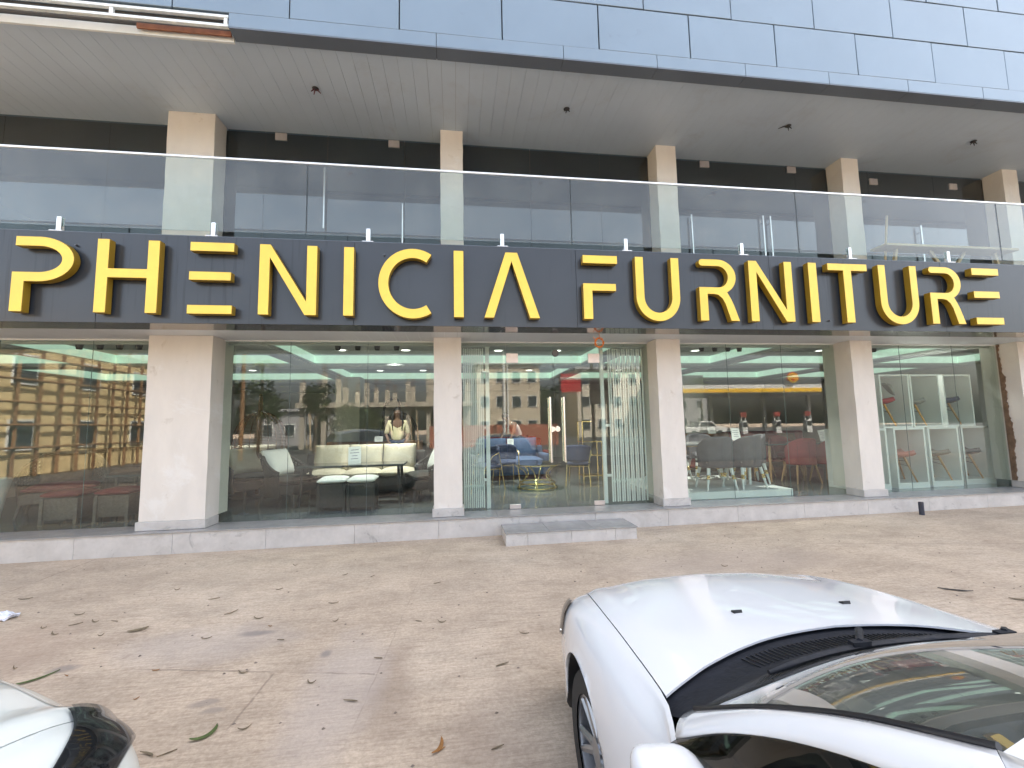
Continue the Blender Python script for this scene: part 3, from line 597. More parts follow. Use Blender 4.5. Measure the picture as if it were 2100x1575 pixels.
for ch, fn, x0, x1 in [('P', P_, -4.955, -4.342), ('H', H_, -4.112, -3.452), ('E', E_, -3.123, -2.636), ('N', N_, -2.347, -1.681), ('I', I_, -1.365, -1.245), ('C', C_, -.954, -.288), ('I', I_, -.012, .113), ('A', A_, .374, 1.102),
                       ('F', F_, 1.692, 2.182), ('U', U_, 2.43, 3.069), ('R', R_, 3.355, 3.93), ('N', N_, 4.115, 4.787), ('I', I_, 5.053, 5.184), ('T', T_, 5.365, 6.012), ('U', U_, 6.195, 6.85), ('R', R_, 7.052, 7.62), ('E', E_, 7.826, 8.31)]:
    o = None
    for poly in fn(x0, x1):
        mb = MB(); area = sum(poly[i][0] * poly[(i + 1) % len(poly)][1] - poly[(i + 1) % len(poly)][0] * poly[i][1] for i in range(len(poly)))
        if area < 0: poly = poly[::-1]
        n = len(poly)
        mb.v = [(x, YF, z) for x, z in poly] + [(x, YK, z) for x, z in poly]
        mb.f = [tuple(range(n)), tuple(range(2 * n - 1, n - 1, -1))]; mb.mi = [0, 1]
        for i in range(n): j = (i + 1) % n; mb.f.append((i, i + n, j + n, j)); mb.mi.append(1)
        if o is None: o = mb.build('letter', [G['yellow'], G['yellow_side']], sign, bevel=.003, bseg=1); o['label'] = 'raised yellow letter ' + ch
        else: mb.build('letter_bar', [G['yellow'], G['yellow_side']], o, bevel=.003, bseg=1)
    mb = MB(); mx = (x0 + x1) / 2
    for x in (x0 + .06, x1 - .07):
        for z in ((ZL + .05, ZH - .05) if ch not in 'A' else (ZL + .05,)): 
            if ch in 'UC' and z < 3.2: continue
            if ch in 'P' and x > mx and z < 3.2: continue
            if ch in 'FRTI' and x > mx: continue
            mb.box(x - .008, x + .008, YK - .004, 5.503, z - .008, z + .008)
    mb.build('stand_off_pin', G['dsteel'], o)

# ------------------------------------------------------------------ BALCONY RAILING
rail = thing('balcony_railing', 'frameless glass balcony railing with thin steel handrail above the sign', 'railing', (1.7, 5.58, 3.97))
rj = [XL, -8.9, -5.39, -1.885, 1.618, 5.112, 8.72, 12.2, 15.7, 19.2, XR]
for a, b in zip(rj[:-1], rj[1:]):
    mb = MB(); mb.box(a + .006, b - .006, 5.575, 5.587, 4.06, 5.02); mb.build('glass_panel', G['rglass'], rail)
mb = MB()
for x in rj[1:-1]: mb.box(x - .0055, x + .0055, 5.573, 5.589, 4.065, 5.005)
mb.build('panel_edge_seal', mat('dark_glass_edge', (.02, .03, .03), .4), rail)
mb = MB(); mb.box(XL, XR, 5.566, 5.596, 5.01, 5.037); mb.build('handrail', mat('bright_steel_rail', (.83, .83, .82), .3, .6), rail, bevel=.004)
for x in [-8.2, -6.43, -4.674, -2.973, -1.112, .64, 2.392, 4.165, 5.948, 7.689, 9.4, 11.2, 12.9, 14.7]:
    mb = MB(); mb.box(x - .026, x + .026, 5.553, 5.572, 3.985, 4.165); mb.box(x - .026, x + .026, 5.59, 5.607, 3.985, 4.165); mb.box(x - .025, x + .025, 5.572, 5.59, 3.985, 4.058); mb.box(x - .072, x + .072, 5.52, 5.64, 3.971, 3.984)
    mb.build('spigot', G['steel'], rail, bevel=.004)
# bits hanging from and standing about the front
for i, (x, y) in enumerate([(-1.837, 5.646), (1.626, 5.654), (5.159, 5.642), (8.577, 5.66)]):
    L_ = ['short tuft of dark wires hanging from the soffit above the letter N of PHENICIA', 'small dark wire stub hanging from the soffit above the letter F', 'long thin wire end sticking out sideways from the upper soffit', 'small bent wire end hanging from the soffit near the right edge'][i]
    t = thing('loose_wire', L_, 'wire', (x, y, ZU), 0, 'ceiling light wires')
    mb = MB(); mb.lathe([(.03, 0), (.045, -.012), (.02, -.03)], (x, y, ZU), 12); mb.build('rose', G['black'], t)
    for k in range(3):
        a = i * 1.7 + k * 2.0; l = (.07, .05, .06, .06)[i]; e_ = Vector((math.cos(a), math.sin(a) * .5, -.8)) * l
        if i == 2 and k == 0: e_ = Vector((-.22, -.05, -.09))
        mb = MB(); mb.tube([(x, y, ZU - .01), (x + e_.x * .5, y + e_.y * .5, ZU - .02 + e_.z * .35), (x + e_.x, y + e_.y, ZU - .02 + e_.z)], [.011, .009, .005] if i != 2 else [.012, .009, .004], 6); mb.build('strand', mat('dark_red_wire', (.09, .02, .03), .5) if i == 0 else G['black'], t)
t = thing('cable_coil', 'coil of orange cable hanging from the soffit by the entrance', 'cable', (2.087, 5.95, 2.87))
mb = MB(); pts = []
for i in range(120):
    a = i / 120 * 2 * math.pi * 7; r = .062 + .010 * math.sin(i * 1.3); pts.append((2.087 + r * math.cos(a), 5.95 + .012 * math.sin(i * .9), 2.752 + r * math.sin(a) * 1.08))
mb.tube(pts, .0045, 6); mb.tube([(2.02, 5.95, 2.80), (2.0, 5.94, 2.83), (2.015, 5.93, 2.80)], .004, 5); mb.build('coil', G['orange'], t, smooth=60)
mb = MB(); mb.tube([(2.087, 5.95, 2.81), (2.092, 5.95, 2.85), (2.087, 5.95, 2.884)], .004, 6); mb.build('hanger', G['orange'], t)
mb = MB(); z = gz(7.2, 5.95); mb.lathe([(.034, 0), (.034, .20), (.027, .20), (.027, .03)], (7.2, 5.95, z - .005), 16)
tag(mb.build('pipe_stub', mat('dark_blue_pipe', (.03, .035, .055), .5), None, smooth=40), 'short dark pipe stub standing in the concrete before the plinth', 'pipe')
# folding security grilles behind the entrance side panes
for nm, x0, x1, n, pw, lab in [('g', .13, .43, 11, (.47, .53), 'narrow folded white security grille beside the left entrance pane'), ('g', 2.36, 3.08, 15, (2.35, 2.41), 'wide folded white security grille beside the right entrance pane')]:
    xa, xb = (x0, x1) if x0 < 1 else (2.50, 3.08)
    t = thing('folding_grille', lab, 'grille', ((xa + xb) / 2, 6.75, FL), 0, 'folded security grilles')
    mb = MB()
    for k in range(n):
        x = xa + (xb - xa) * k / (n - 1); mb.box(x - .0105, x + .0105, 6.735 + .02 * (k % 2), 6.751 + .02 * (k % 2), FL + .02, 2.80)
    mb.build('bars', G['whitelac'], t)
    mb = MB()
    for z in (.6, 1.25, 1.9, 2.5):
        for k in range(n - 1):
            a = xa + (xb - xa) * k / (n - 1); b = xa + (xb - xa) * (k + 1) / (n - 1); mb.tube([(a, 6.745, z), (b, 6.765, z + .1)], .005, 4)
    mb.build('scissor_links', G['mint'], t)
    mb = MB(); mb.box(pw[0], pw[1], 6.72, 6.76, FL + .004, 2.82); 
    s_ = (.43, pw[0]) if x0 < 1 else (pw[1], 2.50)
    for z in (.72, 1.52, 2.4): mb.box(s_[0], s_[1], 6.73, 6.75, z, z + .04)
    mb.build('lead_post', G['whitelac'], t, bevel=.004)
    mb = MB(); mb.box(min(pw[0], xa) - .02, max(pw[1], xb) + .02, 6.72, 6.79, 2.822, 2.828); mb.build('top_track', G['whitesteel'], t)
# trestle left on the balcony
t = thing('wooden_trestle', 'pale raw wood work trestle standing on the right of the balcony', 'trestle', (8.3, 6.05, 3.96))
mb = MB(); mb.box(7.0, 9.6, 5.9, 6.18, 4.39, 4.43); mb.build('plank', G['pale_wood'], t, bevel=.004)
for x, d in ((7.35, -.1), (8.0, .3), (8.7, -.35), (9.3, .1)):
    mb = MB(); mb.tube([(x + d, 6.05, 3.965), (x, 6.05, 4.39)], .03, 4); mb.build('leg', G['pale_wood'], t)
mb = MB(); mb.tube([(7.15, 6.1, 3.97), (7.3, 6.1, 5.0)], .018, 6); mb.build('upright', G['pale_wood'], t)
# ------------------------------------------------------------------ CARS
def catmull(P, k):
    n = len(P); i = min(int(k), n - 2); t = k - i
    p0 = P[max(i - 1, 0)]; p1 = P[i]; p2 = P[i + 1]; p3 = P[min(i + 2, n - 1)]
    return tuple(.5 * (2 * b + (c - a) * t + (2 * a - 5 * b + 4 * c - d) * t * t + (-a + 3 * b - 3 * c + d) * t ** 3) for a, b, c, d in zip(p0, p1, p2, p3))
def car(name, label, loc, paint, st, hy, cowl, wsb, wst, roofp, belt, wheels, wr, tail, suv=False, rz=0, group='cars parked facing the shop', roofpanel=None):
    """st rows: y, half width, centre height, fender height; y runs forward from the car's own origin. All coordinates local."""
    root = thing(name, label, 'car', loc, rz, group)
    ys_ = [r[0] for r in st][::-1]; W = pchip(ys_, [r[1] for r in st][::-1]); Zc = pchip(ys_, [r[2] for r in st][::-1]); Zf = pchip(ys_, [r[3] for r in st][::-1])
    yc0, yc1 = cowl[2], cowl[3]      # start and end of the shoulder blend from hood gap to door belt
    fq = pchip([yc1, yc1 + (yc0 - yc1) * .85, hy - .2], [.965, .866, .815])
    def f4(y): return fq(y)
    zlow = .20 if not suv else .26
    def pts(y):
        Wd, c, f = W(y), Zc(y), Zf(y); a = f4(y); s = min(1, max(0, (a - .866) / .099))
        zs = f
        body = max(zs - .22, zlow + .2)
        P = [(0, c), (.35 * Wd, c - .010), (.62 * Wd, c - .035 * (1 - s) - .02 * s), (.74 * Wd, f + .024), (a * Wd, f), ((.90 + .082 * s) * Wd, f - .022), ((.968 + .028 * s) * Wd, f - .085), (Wd, body), (1.0 * Wd, .5 * (body + zlow + .12)), (.985 * Wd, zlow + .13), (.95 * Wd, zlow + .02), (.6 * Wd, zlow), (0, zlow)]
        return P
    def arch(y):
        z = 0
        for wy in wheels:
            d = abs(y - wy)
            if d < wr + .055: z = max(z, wr + math.sqrt((wr + .055) ** 2 - d * d) - .0)
        return z
    def S(k, y, off=0, cut=True):
        P = pts(y); x, z = catmull(P, k)
        if off:
            x2, z2 = catmull(P, min(k + .05, 11.9)); x1, z1 = catmull(P, max(k - .05, 0)); tx, tz = x2 - x1, z2 - z1; l = math.hypot(tx, tz) or 1; x += -tz / l * -off * -1 if False else (-tz / l) * -off; z += (tx / l) * off
        if cut and k > 6.2: z = max(z, min(arch(y), catmull(P, 6.2)[1] + .02))
        return x, z
    def topz(x, y):
        P = pts(y)[:8]; x = abs(x)
        ks = np.linspace(0, 7, 71); q = [catmull(P, k) for k in ks]
        for a, b in zip(q[:-1], q[1:]):
            if a[0] <= x <= b[0]: t = (x - a[0]) / max(1e-6, b[0] - a[0]); return a[1] + (b[1] - a[1]) * t
        return q[-1][1]
    y0, y1 = ys_[0], ys_[-1]
    yy = sorted(set([round(v, 4) for v in list(np.linspace(y0, y1, 64)) + [wy + s * d for wy in wheels for s in (-1, 1) for d in np.linspace(0, wr + .054, 9)] + list(np.linspace(hy - .12, y1, 12))]))
    def shell(k0, k1, ya, yb, mi, mb, nk=4):
        ks = list(np.linspace(k0, k1, int((k1 - k0) * nk) + 1)); Y_ = [y for y in yy if ya <= y <= yb]
        for sgn in (1, -1):
            v = []
            for y in Y_:
                for k in ks: x, z = S(k, y); v.append((sgn * x, y, z))
            n = len(ks); mb.cur = mi
            mb.add(v, [(j * n + i, j * n + i + 1, (j + 1) * n + i + 1, (j + 1) * n + i) for j in range(len(Y_) - 1) for i in range(n - 1)])
    mb = MB(); yn = min(yy, key=lambda v: abs(v - hy)); yt = min(yy, key=lambda v: abs(v - tail))
    shell(4.05, 9.6, y0, y1, 0, mb); shell(9.6, 12, y0, y1, 1, mb); shell(0, 4.05, yn, y1, 0, mb); shell(0, 4.05, y0, yt, 0, mb)
    # closing caps at nose and tail
    for y, s in ((y1, 1), (y0, -1)):
        ks = np.linspace(0, 12, 49); o = len(mb.v); q = [S(k, y) for k in ks]; mb.cur = 0
        ring = [(x, y, z) for x, z in q] + [(-x, y, z) for x, z in q[::-1]]; mb.add(ring, [tuple(range(len(ring)))])
    body = mb.build('body', [paint, G['black']], root, smooth=50, world=False)
    # hood: a crowned panel with its own turned-down edge, set in a fine gap
    def hood_edge(x): return cowl[0] - cowl[1] * x * x
    def hood(u, v, dz=0.0):
        s = (u - .5) * 2; k = abs(s) * 3.99
        yb = None; y = 1.0
        ya = hy + .004
        # rear edge depends on x at that row
        x = catmull(pts(ya), k)[0]
        for _ in range(4): ye = hood_edge(x); x = catmull(pts(ye), k)[0]
        y = ya + (ye - ya) * v; x, z = catmull(pts(y), k); return (math.copysign(x, s), y, z + dz)
    mb = MB(); nu, nv = 48, 26; mb.grid(lambda u, v: hood(u, v), nu, nv)
    n = nu + 1; edge = [i for i in range(n)] + [j * n + nu for j in range(1, nv + 1)] + [nv * n + i for i in range(nu - 1, -1, -1)] + [j * n for j in range(nv - 1, 0, -1)]
    o = len(mb.v); mb.v += [(mb.v[i][0] * .997, mb.v[i][1], mb.v[i][2] - .007) for i in edge]
    m_ = len(edge); 
    for i in range(m_): j = (i + 1) % m_; mb.f.append((edge[i], edge[j], o + j, o + i)); mb.mi.append(0)
    hd = mb.build('hood', paint, root, smooth=50, world=False)
    for sx in (-.25, .25):
        x, y = sx, cowl[0] + .215; z = topz(sx, y); mb = MB(); mb.add([(x - .012, y + .012, z + .004), (x + .014, y + .010, z + .005), (x + .018, y - .012, z + .014), (x - .014, y - .012, z + .013), (x - .016, y + .016, z - .01), (x + .018, y + .014, z - .01), (x + .022, y - .014, z - .01), (x - .018, y - .014, z - .01)], [(0, 1, 2, 3), (0, 4, 5, 1), (1, 5, 6, 2), (2, 6, 7, 3), (3, 7, 4, 0)]); mb.build('washer_nozzle', G['black'], hd, world=False)
    # dark tray under the hood, so the gaps read black
    mb = MB(); mb.grid(lambda u, v: (lambda s, y: (s * .93 * W(y) * .86, y, catmull(pts(y), abs(s) * 3.9)[1] - .05))((u - .5) * 2, hy - .01 + (cowl[3] - hy) * v), 20, 20); mb.build('engine_bay', G['black'], root, world=False, smooth=60)
    # windscreen curves
    bc, bz, bxc, byc, bzc = wsb     # centre y, centre z, corner x, y, z
    def base(s): a = abs(s); return Vector((s * bxc, bc + (byc - bc) * a ** 2.3, bz + (bzc - bz) * a ** 2.0))
    tc_, tz_, txc, tyc, tzc = wst
    def top_(s): a = abs(s); return Vector((s * txc, tc_ + (tyc - tc_) * a ** 2, tz_ + (tzc - tz_) * a ** 2))
    Ap = roofp['pillar_in']; n_in = len(Ap)
    pin = lambda v: Vector([pchip([i / (n_in - 1) for i in range(n_in)], [p[j] for p in Ap])(v) for j in range(3)])
    def ws(u, v):
        s = (u - .5) * 2; b = base(s); t = top_(s); q = b + (t - b) * v; e = pin(v); lin = Vector((bxc, byc, bzc)) + (Vector((txc, tyc, tzc)) - Vector((bxc, byc, bzc))) * v
        d = e - lin; a = abs(s); q += Vector((math.copysign(d.x * a ** 2, s), d.y * a ** 2 + .0, d.z * (.25 + .75 * a))); return tuple(q)
    mb = MB(); mb.grid(ws, 28, 16); mb.build('windscreen', G['cglass'], root, world=False, smooth=180)
    # black cowl between hood and glass, with grille slots, and the wipers lying on it
    def cw(u, v, dz=0.0):
        s = (u - .5) * 2; b = base(s * 1.0); x = b.x * 1.03; e = hood_edge(abs(x) * .93); p1 = Vector((x * 1.03, e + .05, topz(x * 1.03, min(e + .05, hy)) - .016)); p2 = Vector((b.x, b.y - .015, b.z - .004))
        q = p1 + (p2 - p1) * v; q.z -= .018 * math.sin(math.pi * v); return (q.x, q.y, q.z + dz)
    mb = MB(); mb.grid(cw, 40, 8); cwl = mb.build('cowl_panel', G['trim'], root, world=False, smooth=60)
    mb = MB()
    for i in range(46):
        u = .22 + .56 * i / 45; a = Vector(cw(u, .32, .002)); b2 = Vector(cw(u + .002, .62, .002)); mb.tube([a, b2], .0022, 4)
    mb.build('vent_slats', G['black'], cwl, world=False)
    for (ua, ub, uc) in ((.16, .60, .47), (.50, .93, .80)):
        mb = MB(); bl = [Vector(ws(ua + (ub - ua) * i / 10, .055 + .02 * math.sin(math.pi * i / 10))) + Vector((0, 0, .012)) for i in range(11)]; mb.tube(bl, [.007] + [.011] * 9 + [.006], 6); wp = mb.build('wiper', G['trim'], root, world=False, smooth=60)
        mb = MB(); m1 = bl[5]; pv = Vector(cw(uc + .06, .35, .02)); mb.tube([pv, (pv + m1) / 2 + Vector((0, .0, .022)), m1 + Vector((0, 0, .014))], [.014, .012, .010], 6); mb.box(m1.x - .03, m1.x + .03, m1.y - .011, m1.y + .011, m1.z + .004, m1.z + .017); mb.build('wiper_arm', G['trim'], wp, world=False, smooth=40)
    # roof, pillars and side glass
    So = roofp['rail_out']; no = len(So); 
    def curve(C, v): n_ = len(C); xs__ = [i / (n_ - 1) for i in range(n_)]; return Vector([pchip(xs__, [p[j] for p in C])(v) for j in range(3)])
    Ri = roofp['rail_in']
    def roof(u, v): s = (u - .5) * 2; e = curve(Ri, v); c = roofp['crown'] * (1 - .8 * abs(v - .45)); a = abs(s); q = Vector((s * e.x, e.y, e.z + c * (1 - a ** 2.4))); 
    def roof(u, v):
        s = (u - .5) * 2; a = abs(s); e = curve(Ri, v); t = top_(s); c0 = (t.z - e.z) if False else 0
        cr = roofp['crown'] * (.8 + .5 * math.sin(math.pi * min(1, max(0, v))))
        yadd = (tc_ - tyc) * (1 - a * a) * max(0, 1 - v * 3)
        return (s * e.x, e.y + yadd, e.z + cr * (1 - a ** 2.2) if v > 0 else e.z + (tz_ - tzc) * (1 - a * a))
    mb = MB(); mb.grid(roof, 24, 24); rf = mb.build('roof', paint, root, world=False, smooth=60)
    if roofpanel:
        mb = MB(); mb.grid(lambda u, v: (lambda p: (p[0], p[1], p[2] + .006))(roof(.12 + .76 * u, .055 + .55 * v)), 20, 16); mb.build('sunroof', mat('black_roof_glass', (.01, .01, .012), .04, 0, .1, 3, coat=1), rf, world=False, smooth=180)
    for sgn in (1, -1):
        def pil(u, v):
            a = pin(v * 1.0); b = curve(roofp['pillar_out'], v); q = a + (b - a) * u; q = q + Vector((.012, .0, .012)) * math.sin(math.pi * u); return (sgn * q.x, q.y, q.z)
        mb = MB(); mb.grid(pil, 6, 20); fpl = mb.build('front_pillar', paint, root, world=False, smooth=180, solid=.012)
        mb = MB(); mb.tube([(sgn * (pin(v).x - .004), pin(v).y + .002, pin(v).z + .008) for v in [i / 20 for i in range(21)]], .0065, 6); mb.build('windscreen_seal', G['black'], fpl, world=False, smooth=60)
        def rail_(u, v):
            a = curve(Ri, v); b = curve(So, v); q = a + (b - a) * u; q += Vector((.01, 0, .01)) * math.sin(math.pi * u); return (sgn * q.x, q.y, q.z)
        mb = MB(); mb.grid(rail_, 5, 24); mb.build('roof_rail', paint, root, world=False, smooth=180, solid=.012)
        T = roofp['pillar_out'] + So[1:]; nT = len(T)
        def side(u, v):
            t = curve(T, v); by = belt[0] + (belt[1] - belt[0]) * v; b = Vector((W(by) * belt[2], by, Zf(by) + .004)); q = b + (t - b) * u; q += Vector((.03, 0, 0)) * math.sin(math.pi * u); return (sgn * q.x, q.y, q.z)
        mb = MB(); mb.grid(side, 6, 28); sg = mb.build('side_window', G['sglass'], root, world=False, smooth=180)
        mb = MB(); yb_ = belt[0] + (belt[1] - belt[0]) * .52
        for v in (.5,): 
            q = [Vector(side(u, v)) + Vector((sgn * .004, 0, 0)) for u in (0, .33, .66, 1)]; mb.tube(q, .022, 6)
        mb.build('door_pillar', G['black'], sg, world=False, smooth=60)
        mb = MB(); q = []
        for i in range(24):
            v = .05 + .95 * i / 23; by = belt[0] + (belt[1] - belt[0]) * v; q.append((sgn * (W(by) * belt[2] + .006), by, Zf(by) + .006))
        mb.tube(q, .008, 5); mb.build('belt_trim', G['black'], root, world=False)
        # rear pillar and mirror
        mx_ = roofp['mirror']; mb = MB(); 
        def sq(v, p): return math.copysign(abs(v) ** p, v)
        mb.grid(lambda u, v: (sgn * (mx_[0] + .088 * sq(math.sin(math.pi * v), .55) * sq(math.cos(2 * math.pi * u), .55)), mx_[1] + (.095 if math.sin(2 * math.pi * u) > 0 else .05) * sq(math.sin(math.pi * v), .6) * sq(math.sin(2 * math.pi * u), .6), mx_[2] + .062 * sq(math.cos(math.pi * v), .55) - .012 * sgn * 0 + .018 * sq(math.sin(math.pi * v), .55) * math.cos(2 * math.pi * u)), 32, 20)
        mir = mb.build('side_mirror', paint, root, world=False, smooth=180)
        mb = MB(); mb.box(min(sgn * (mx_[0] - .07), sgn * (mx_[0] + .07)), max(sgn * (mx_[0] - .07), sgn * (mx_[0] + .07)), mx_[1] - .083, mx_[1] - .058, mx_[2] - .042, mx_[2] + .042); mb.build('mirror_glass', mat('mirror_silver', (.7, .7, .72), .03, 1.0), mir, world=False, bevel=.015)
        mb = MB(); mb.tube([(sgn * (mx_[0] - .09), mx_[1], mx_[2] - .03), (sgn * (W(mx_[1]) * .955), mx_[1] + .01, Zf(mx_[1]) + .015)], [.03, .04], 8); mb.build('mirror_arm', G['black'], mir, world=False, smooth=60)
        # lamps
        for nm, kr, yr, mt in (('headlight',) + roofp['lamp'] + (mat('dark_lamp_housing', (.035, .038, .042), .2, 0, .3, 9, coat=1),),):
            def lp(u, v, off=.010): k = kr[0] + (kr[1] - kr[0]) * u; y = yr[0] + (yr[1] - yr[0]) * v + (yr[2] if len(yr) > 2 else 0) * u * u; x, z = S(k, y, 0, False); nx = x; return (sgn * (x + off * .7), y + off * .6, z + off)
            mb = MB(); mb.grid(lambda u, v: lp(u, v, .008), 14, 14); hl = mb.build('headlight', mt, root, world=False, smooth=180)
            mb = MB(); mb.grid(lambda u, v: lp(u, v, .016), 14, 14); mb.build('lens', G['lens'], hl, world=False, smooth=180)
            mb = MB(); mb.tube([lp(.90, v, .012) for v in np.linspace(.2, .8, 8)], .0035, 6); mb.build('running_lamp', G['drl'], hl, world=False)
            for v_ in (.3, .62):
                p = Vector(lp(.42, v_, .0)); mb = MB(); mb.blob((p.x - sgn * .012, p.y - .012, p.z - .012), .022, 12, 8); mb.build('reflector', G['chrome'], hl, world=False, smooth=180)
        xr_, zr_ = S(6.6, y0 + .12, 0, False); mb = MB(); mb.box(min(sgn * .45, sgn * xr_), max(sgn * .45, sgn * xr_), y0 - .012, y0 + .16, zr_ - .16, zr_ + .02); mb.build('tail_lamp', G['red_lamp'], root, world=False, bevel=.03)
        # seams and handle
        mb = MB(); yd = belt[0] + .02; q = [(sgn * (S(k, yd - .01 * k, 0)[0] + .0015), yd - .01 * k + roofp.get('seam', 0), S(k, yd - .01 * k, 0)[1]) for k in np.linspace(4.6, 9.5, 24)]; mb.tube(q, .0035, 4); mb.build('door_seam', G['gap'], root, world=False)
        yh = belt[0] - .95; x, z = S(7, yh); mb = MB(); mb.tube([(sgn * (x - .005), yh + .09, z + .02), (sgn * (x + .03), yh + .06, z + .025), (sgn * (x + .03), yh - .06, z + .025), (sgn * (x - .005), yh - .09, z + .02)], .011, 6); mb.build('door_handle', paint, root, world=False, smooth=60)
        for wy in wheels:
            xo = W(wy) - .04; c = (sgn * (xo - .10), wy, wr)
            mb = MB(); mb.lathe([(wr * .66, -.10), (wr * .93, -.10), (wr, -.07), (wr, .07), (wr * .93, .10), (wr * .66, .10)], c, 40, 'x', cap=False); wl = mb.build('wheel', G['rubber'], root, world=False, smooth=40)
            mb = MB(); o_ = sgn * .088
            mb.lathe([(wr * .68, -.09 * sgn), (wr * .68, .092 * sgn), (wr * .62, .09 * sgn), (wr * .60, -.02 * sgn), (.02, -.03 * sgn)], c, 40, 'x', cap=False)
            for k in range(10):
                a = 2 * math.pi * k / 10 + (.12 if k % 2 else -.12); d = Vector((0, math.cos(a), math.sin(a))); b0 = Vector(c) + Vector((o_ * .55, 0, 0)) + d * .04; b1 = Vector(c) + Vector((o_ * .92, 0, 0)) + d * wr * .63; mb.tube([b0, b1], [.022, .014], 6)
            mb.lathe([(.055, .03 * sgn), (.055, .075 * sgn), (.0, .08 * sgn)], c, 16, 'x'); mb.build('rim', mat('alloy_wheel', (.42, .43, .45), .3, .85, .1, 8), wl, world=False, smooth=40)
    # rear screen
    rb = roofp['rear']      # lower edge corner x, y, z
    def rw(u, v): s = (u - .5) * 2; e = curve(Ri, 1.0); t = Vector((s * e.x, e.y, e.z + roofp['crown'] * .8 * (1 - abs(s) ** 2.2))); b = Vector((s * rb[0], rb[1] - .06 * (1 - s * s), rb[2])); q = t + (b - t) * v; q.z += .02 * math.sin(math.pi * v); return tuple(q)
    mb = MB(); mb.grid(rw, 16, 10); mb.build('rear_window', G['sglass'], root, world=False, smooth=180)
    for sgn in (1, -1):
        def cp(u, v): e = curve(Ri, 1.0); a = Vector(rw(1.0, v)); t = curve(So, 1.0); by = belt[1]; b = t + (Vector((W(by) * belt[2], by, Zf(by))) - t) * v; q = a + (b - a) * u; return (sgn * q.x, q.y, q.z)
        mb = MB(); mb.grid(cp, 6, 8); mb.build('rear_pillar', paint, root, world=False, smooth=180, solid=.01)
    # grille, plate and cabin
    mb = MB(); zg = roofp['grille']; xg = W(y1 - .06) * .62; mb.box(-xg, xg, y1 - .10, y1 + .010, zg[0], zg[1]); gr = mb.build('grille', G['black'], root, world=False, bevel=.045)
    mb = MB()
    for i in range(4): z = zg[0] + (zg[1] - zg[0]) * (i + .7) / 4.4; mb.box(-xg * .94, xg * .94, y1 + .006, y1 + .018, z - .006, z + .006)
    mb.build('grille_bars', G['chrome'], gr, world=False)
    mb = MB(); mb.grid(lambda u, v: (lambda s, b: (s * (bxc - .04), b.y - .03 - .42 * v + .05, b.z - .035 - .05 * v * v + .03 * math.sin(math.pi * v) * (1 - .4 * abs(s))))((u - .5) * 2, base((u - .5) * 2)), 24, 12)
    mb.build('dashboard', G['dash'], root, world=False, smooth=180, solid=.05)
    mb = MB(); mb.blob((.36, byc - .28, bzc - .06), (.19, .02, .15)); mb.build('steering_wheel', G['black'], root, world=False, smooth=180)
    ybk = belt[1]; mb = MB(); mb.box(-W(0) * .93, W(0) * .93, ybk, byc - .15, zlow + .04, zlow + .1); mb.build('cabin_floor', G['dash'], root, world=False)
    for sx in (-.36, .36):
        for yy_ in (belt[0] - .95, belt[0] - 1.75):
            mb = MB(); mb.box(sx - .25, sx + .25, yy_ - .25, yy_ + .28, .36 if not suv else .5, .56 if not suv else .72); mb.box(sx - .24, sx + .24, yy_ - .34, yy_ - .18, .5, 1.06 if not suv else 1.26, Matrix.Rotation(R(14), 3, 'X')); mb.box(sx - .12, sx + .12, yy_ - .46, yy_ - .36, 1.08 if not suv else 1.28, 1.24 if not suv else 1.44)
            mb.build('seat', G['seat'], root, world=False, bevel=.05)
    return root
# white coupe on the right (nose to the shop)
GC = gz(1.35, 1.0)
car('white_car', 'glossy white low car parked nose to the shop, its hood and windscreen nearest the camera', (1.39, 0, GC), G['carpaint'],
    [(2.80, .50, .56, .50), (2.75, .66, .64, .575), (2.66, .75, .72, .65), (2.55, .79, .78, .71), (2.35, .83, .85, .785), (2.1, .86, .897, .83), (1.85, .873, .922, .855), (1.55, .877, .948, .872), (1.3, .877, .962, .885), (1.05, .875, .972, .90), (.5, .875, .97, .905), (-.9, .875, .97, .925), (-1.4, .865, .97, .93), (-1.75, .83, .955, .92), (-1.95, .76, .90, .86), (-2.02, .64, .78, .72)],
    2.60, (1.495, .31, 1.38, 1.07), (1.275, .985, .755, 1.165, .93), (.585, 1.325, .655, .54, 1.255),
    dict(pillar_in=[(.755, 1.165, .93), (.725, .88, 1.105), (.69, .715, 1.187), (.655, .54, 1.255)], pillar_out=[(.852, 1.075, .935), (.812, .93, 1.04), (.77, .78, 1.12), (.742, .62, 1.185), (.715, .45, 1.235)],
         rail_in=[(.655, .54, 1.255), (.61, .2, 1.315), (.59, -.3, 1.335), (.60, -.75, 1.30), (.62, -.95, 1.265)], rail_out=[(.715, .45, 1.235), (.67, .15, 1.285), (.65, -.3, 1.30), (.67, -.75, 1.26), (.69, -.98, 1.225)],
         crown=.055, mirror=(.925, .935, .925), lamp=((5.3, 7.0), (2.36, 2.70, .04)), rear=(.70, -1.52, .975), grille=(.42, .56), seam=0),
    (1.075, -1.42, .965), (1.90, -.80), .315, -1.56, roofpanel=True)
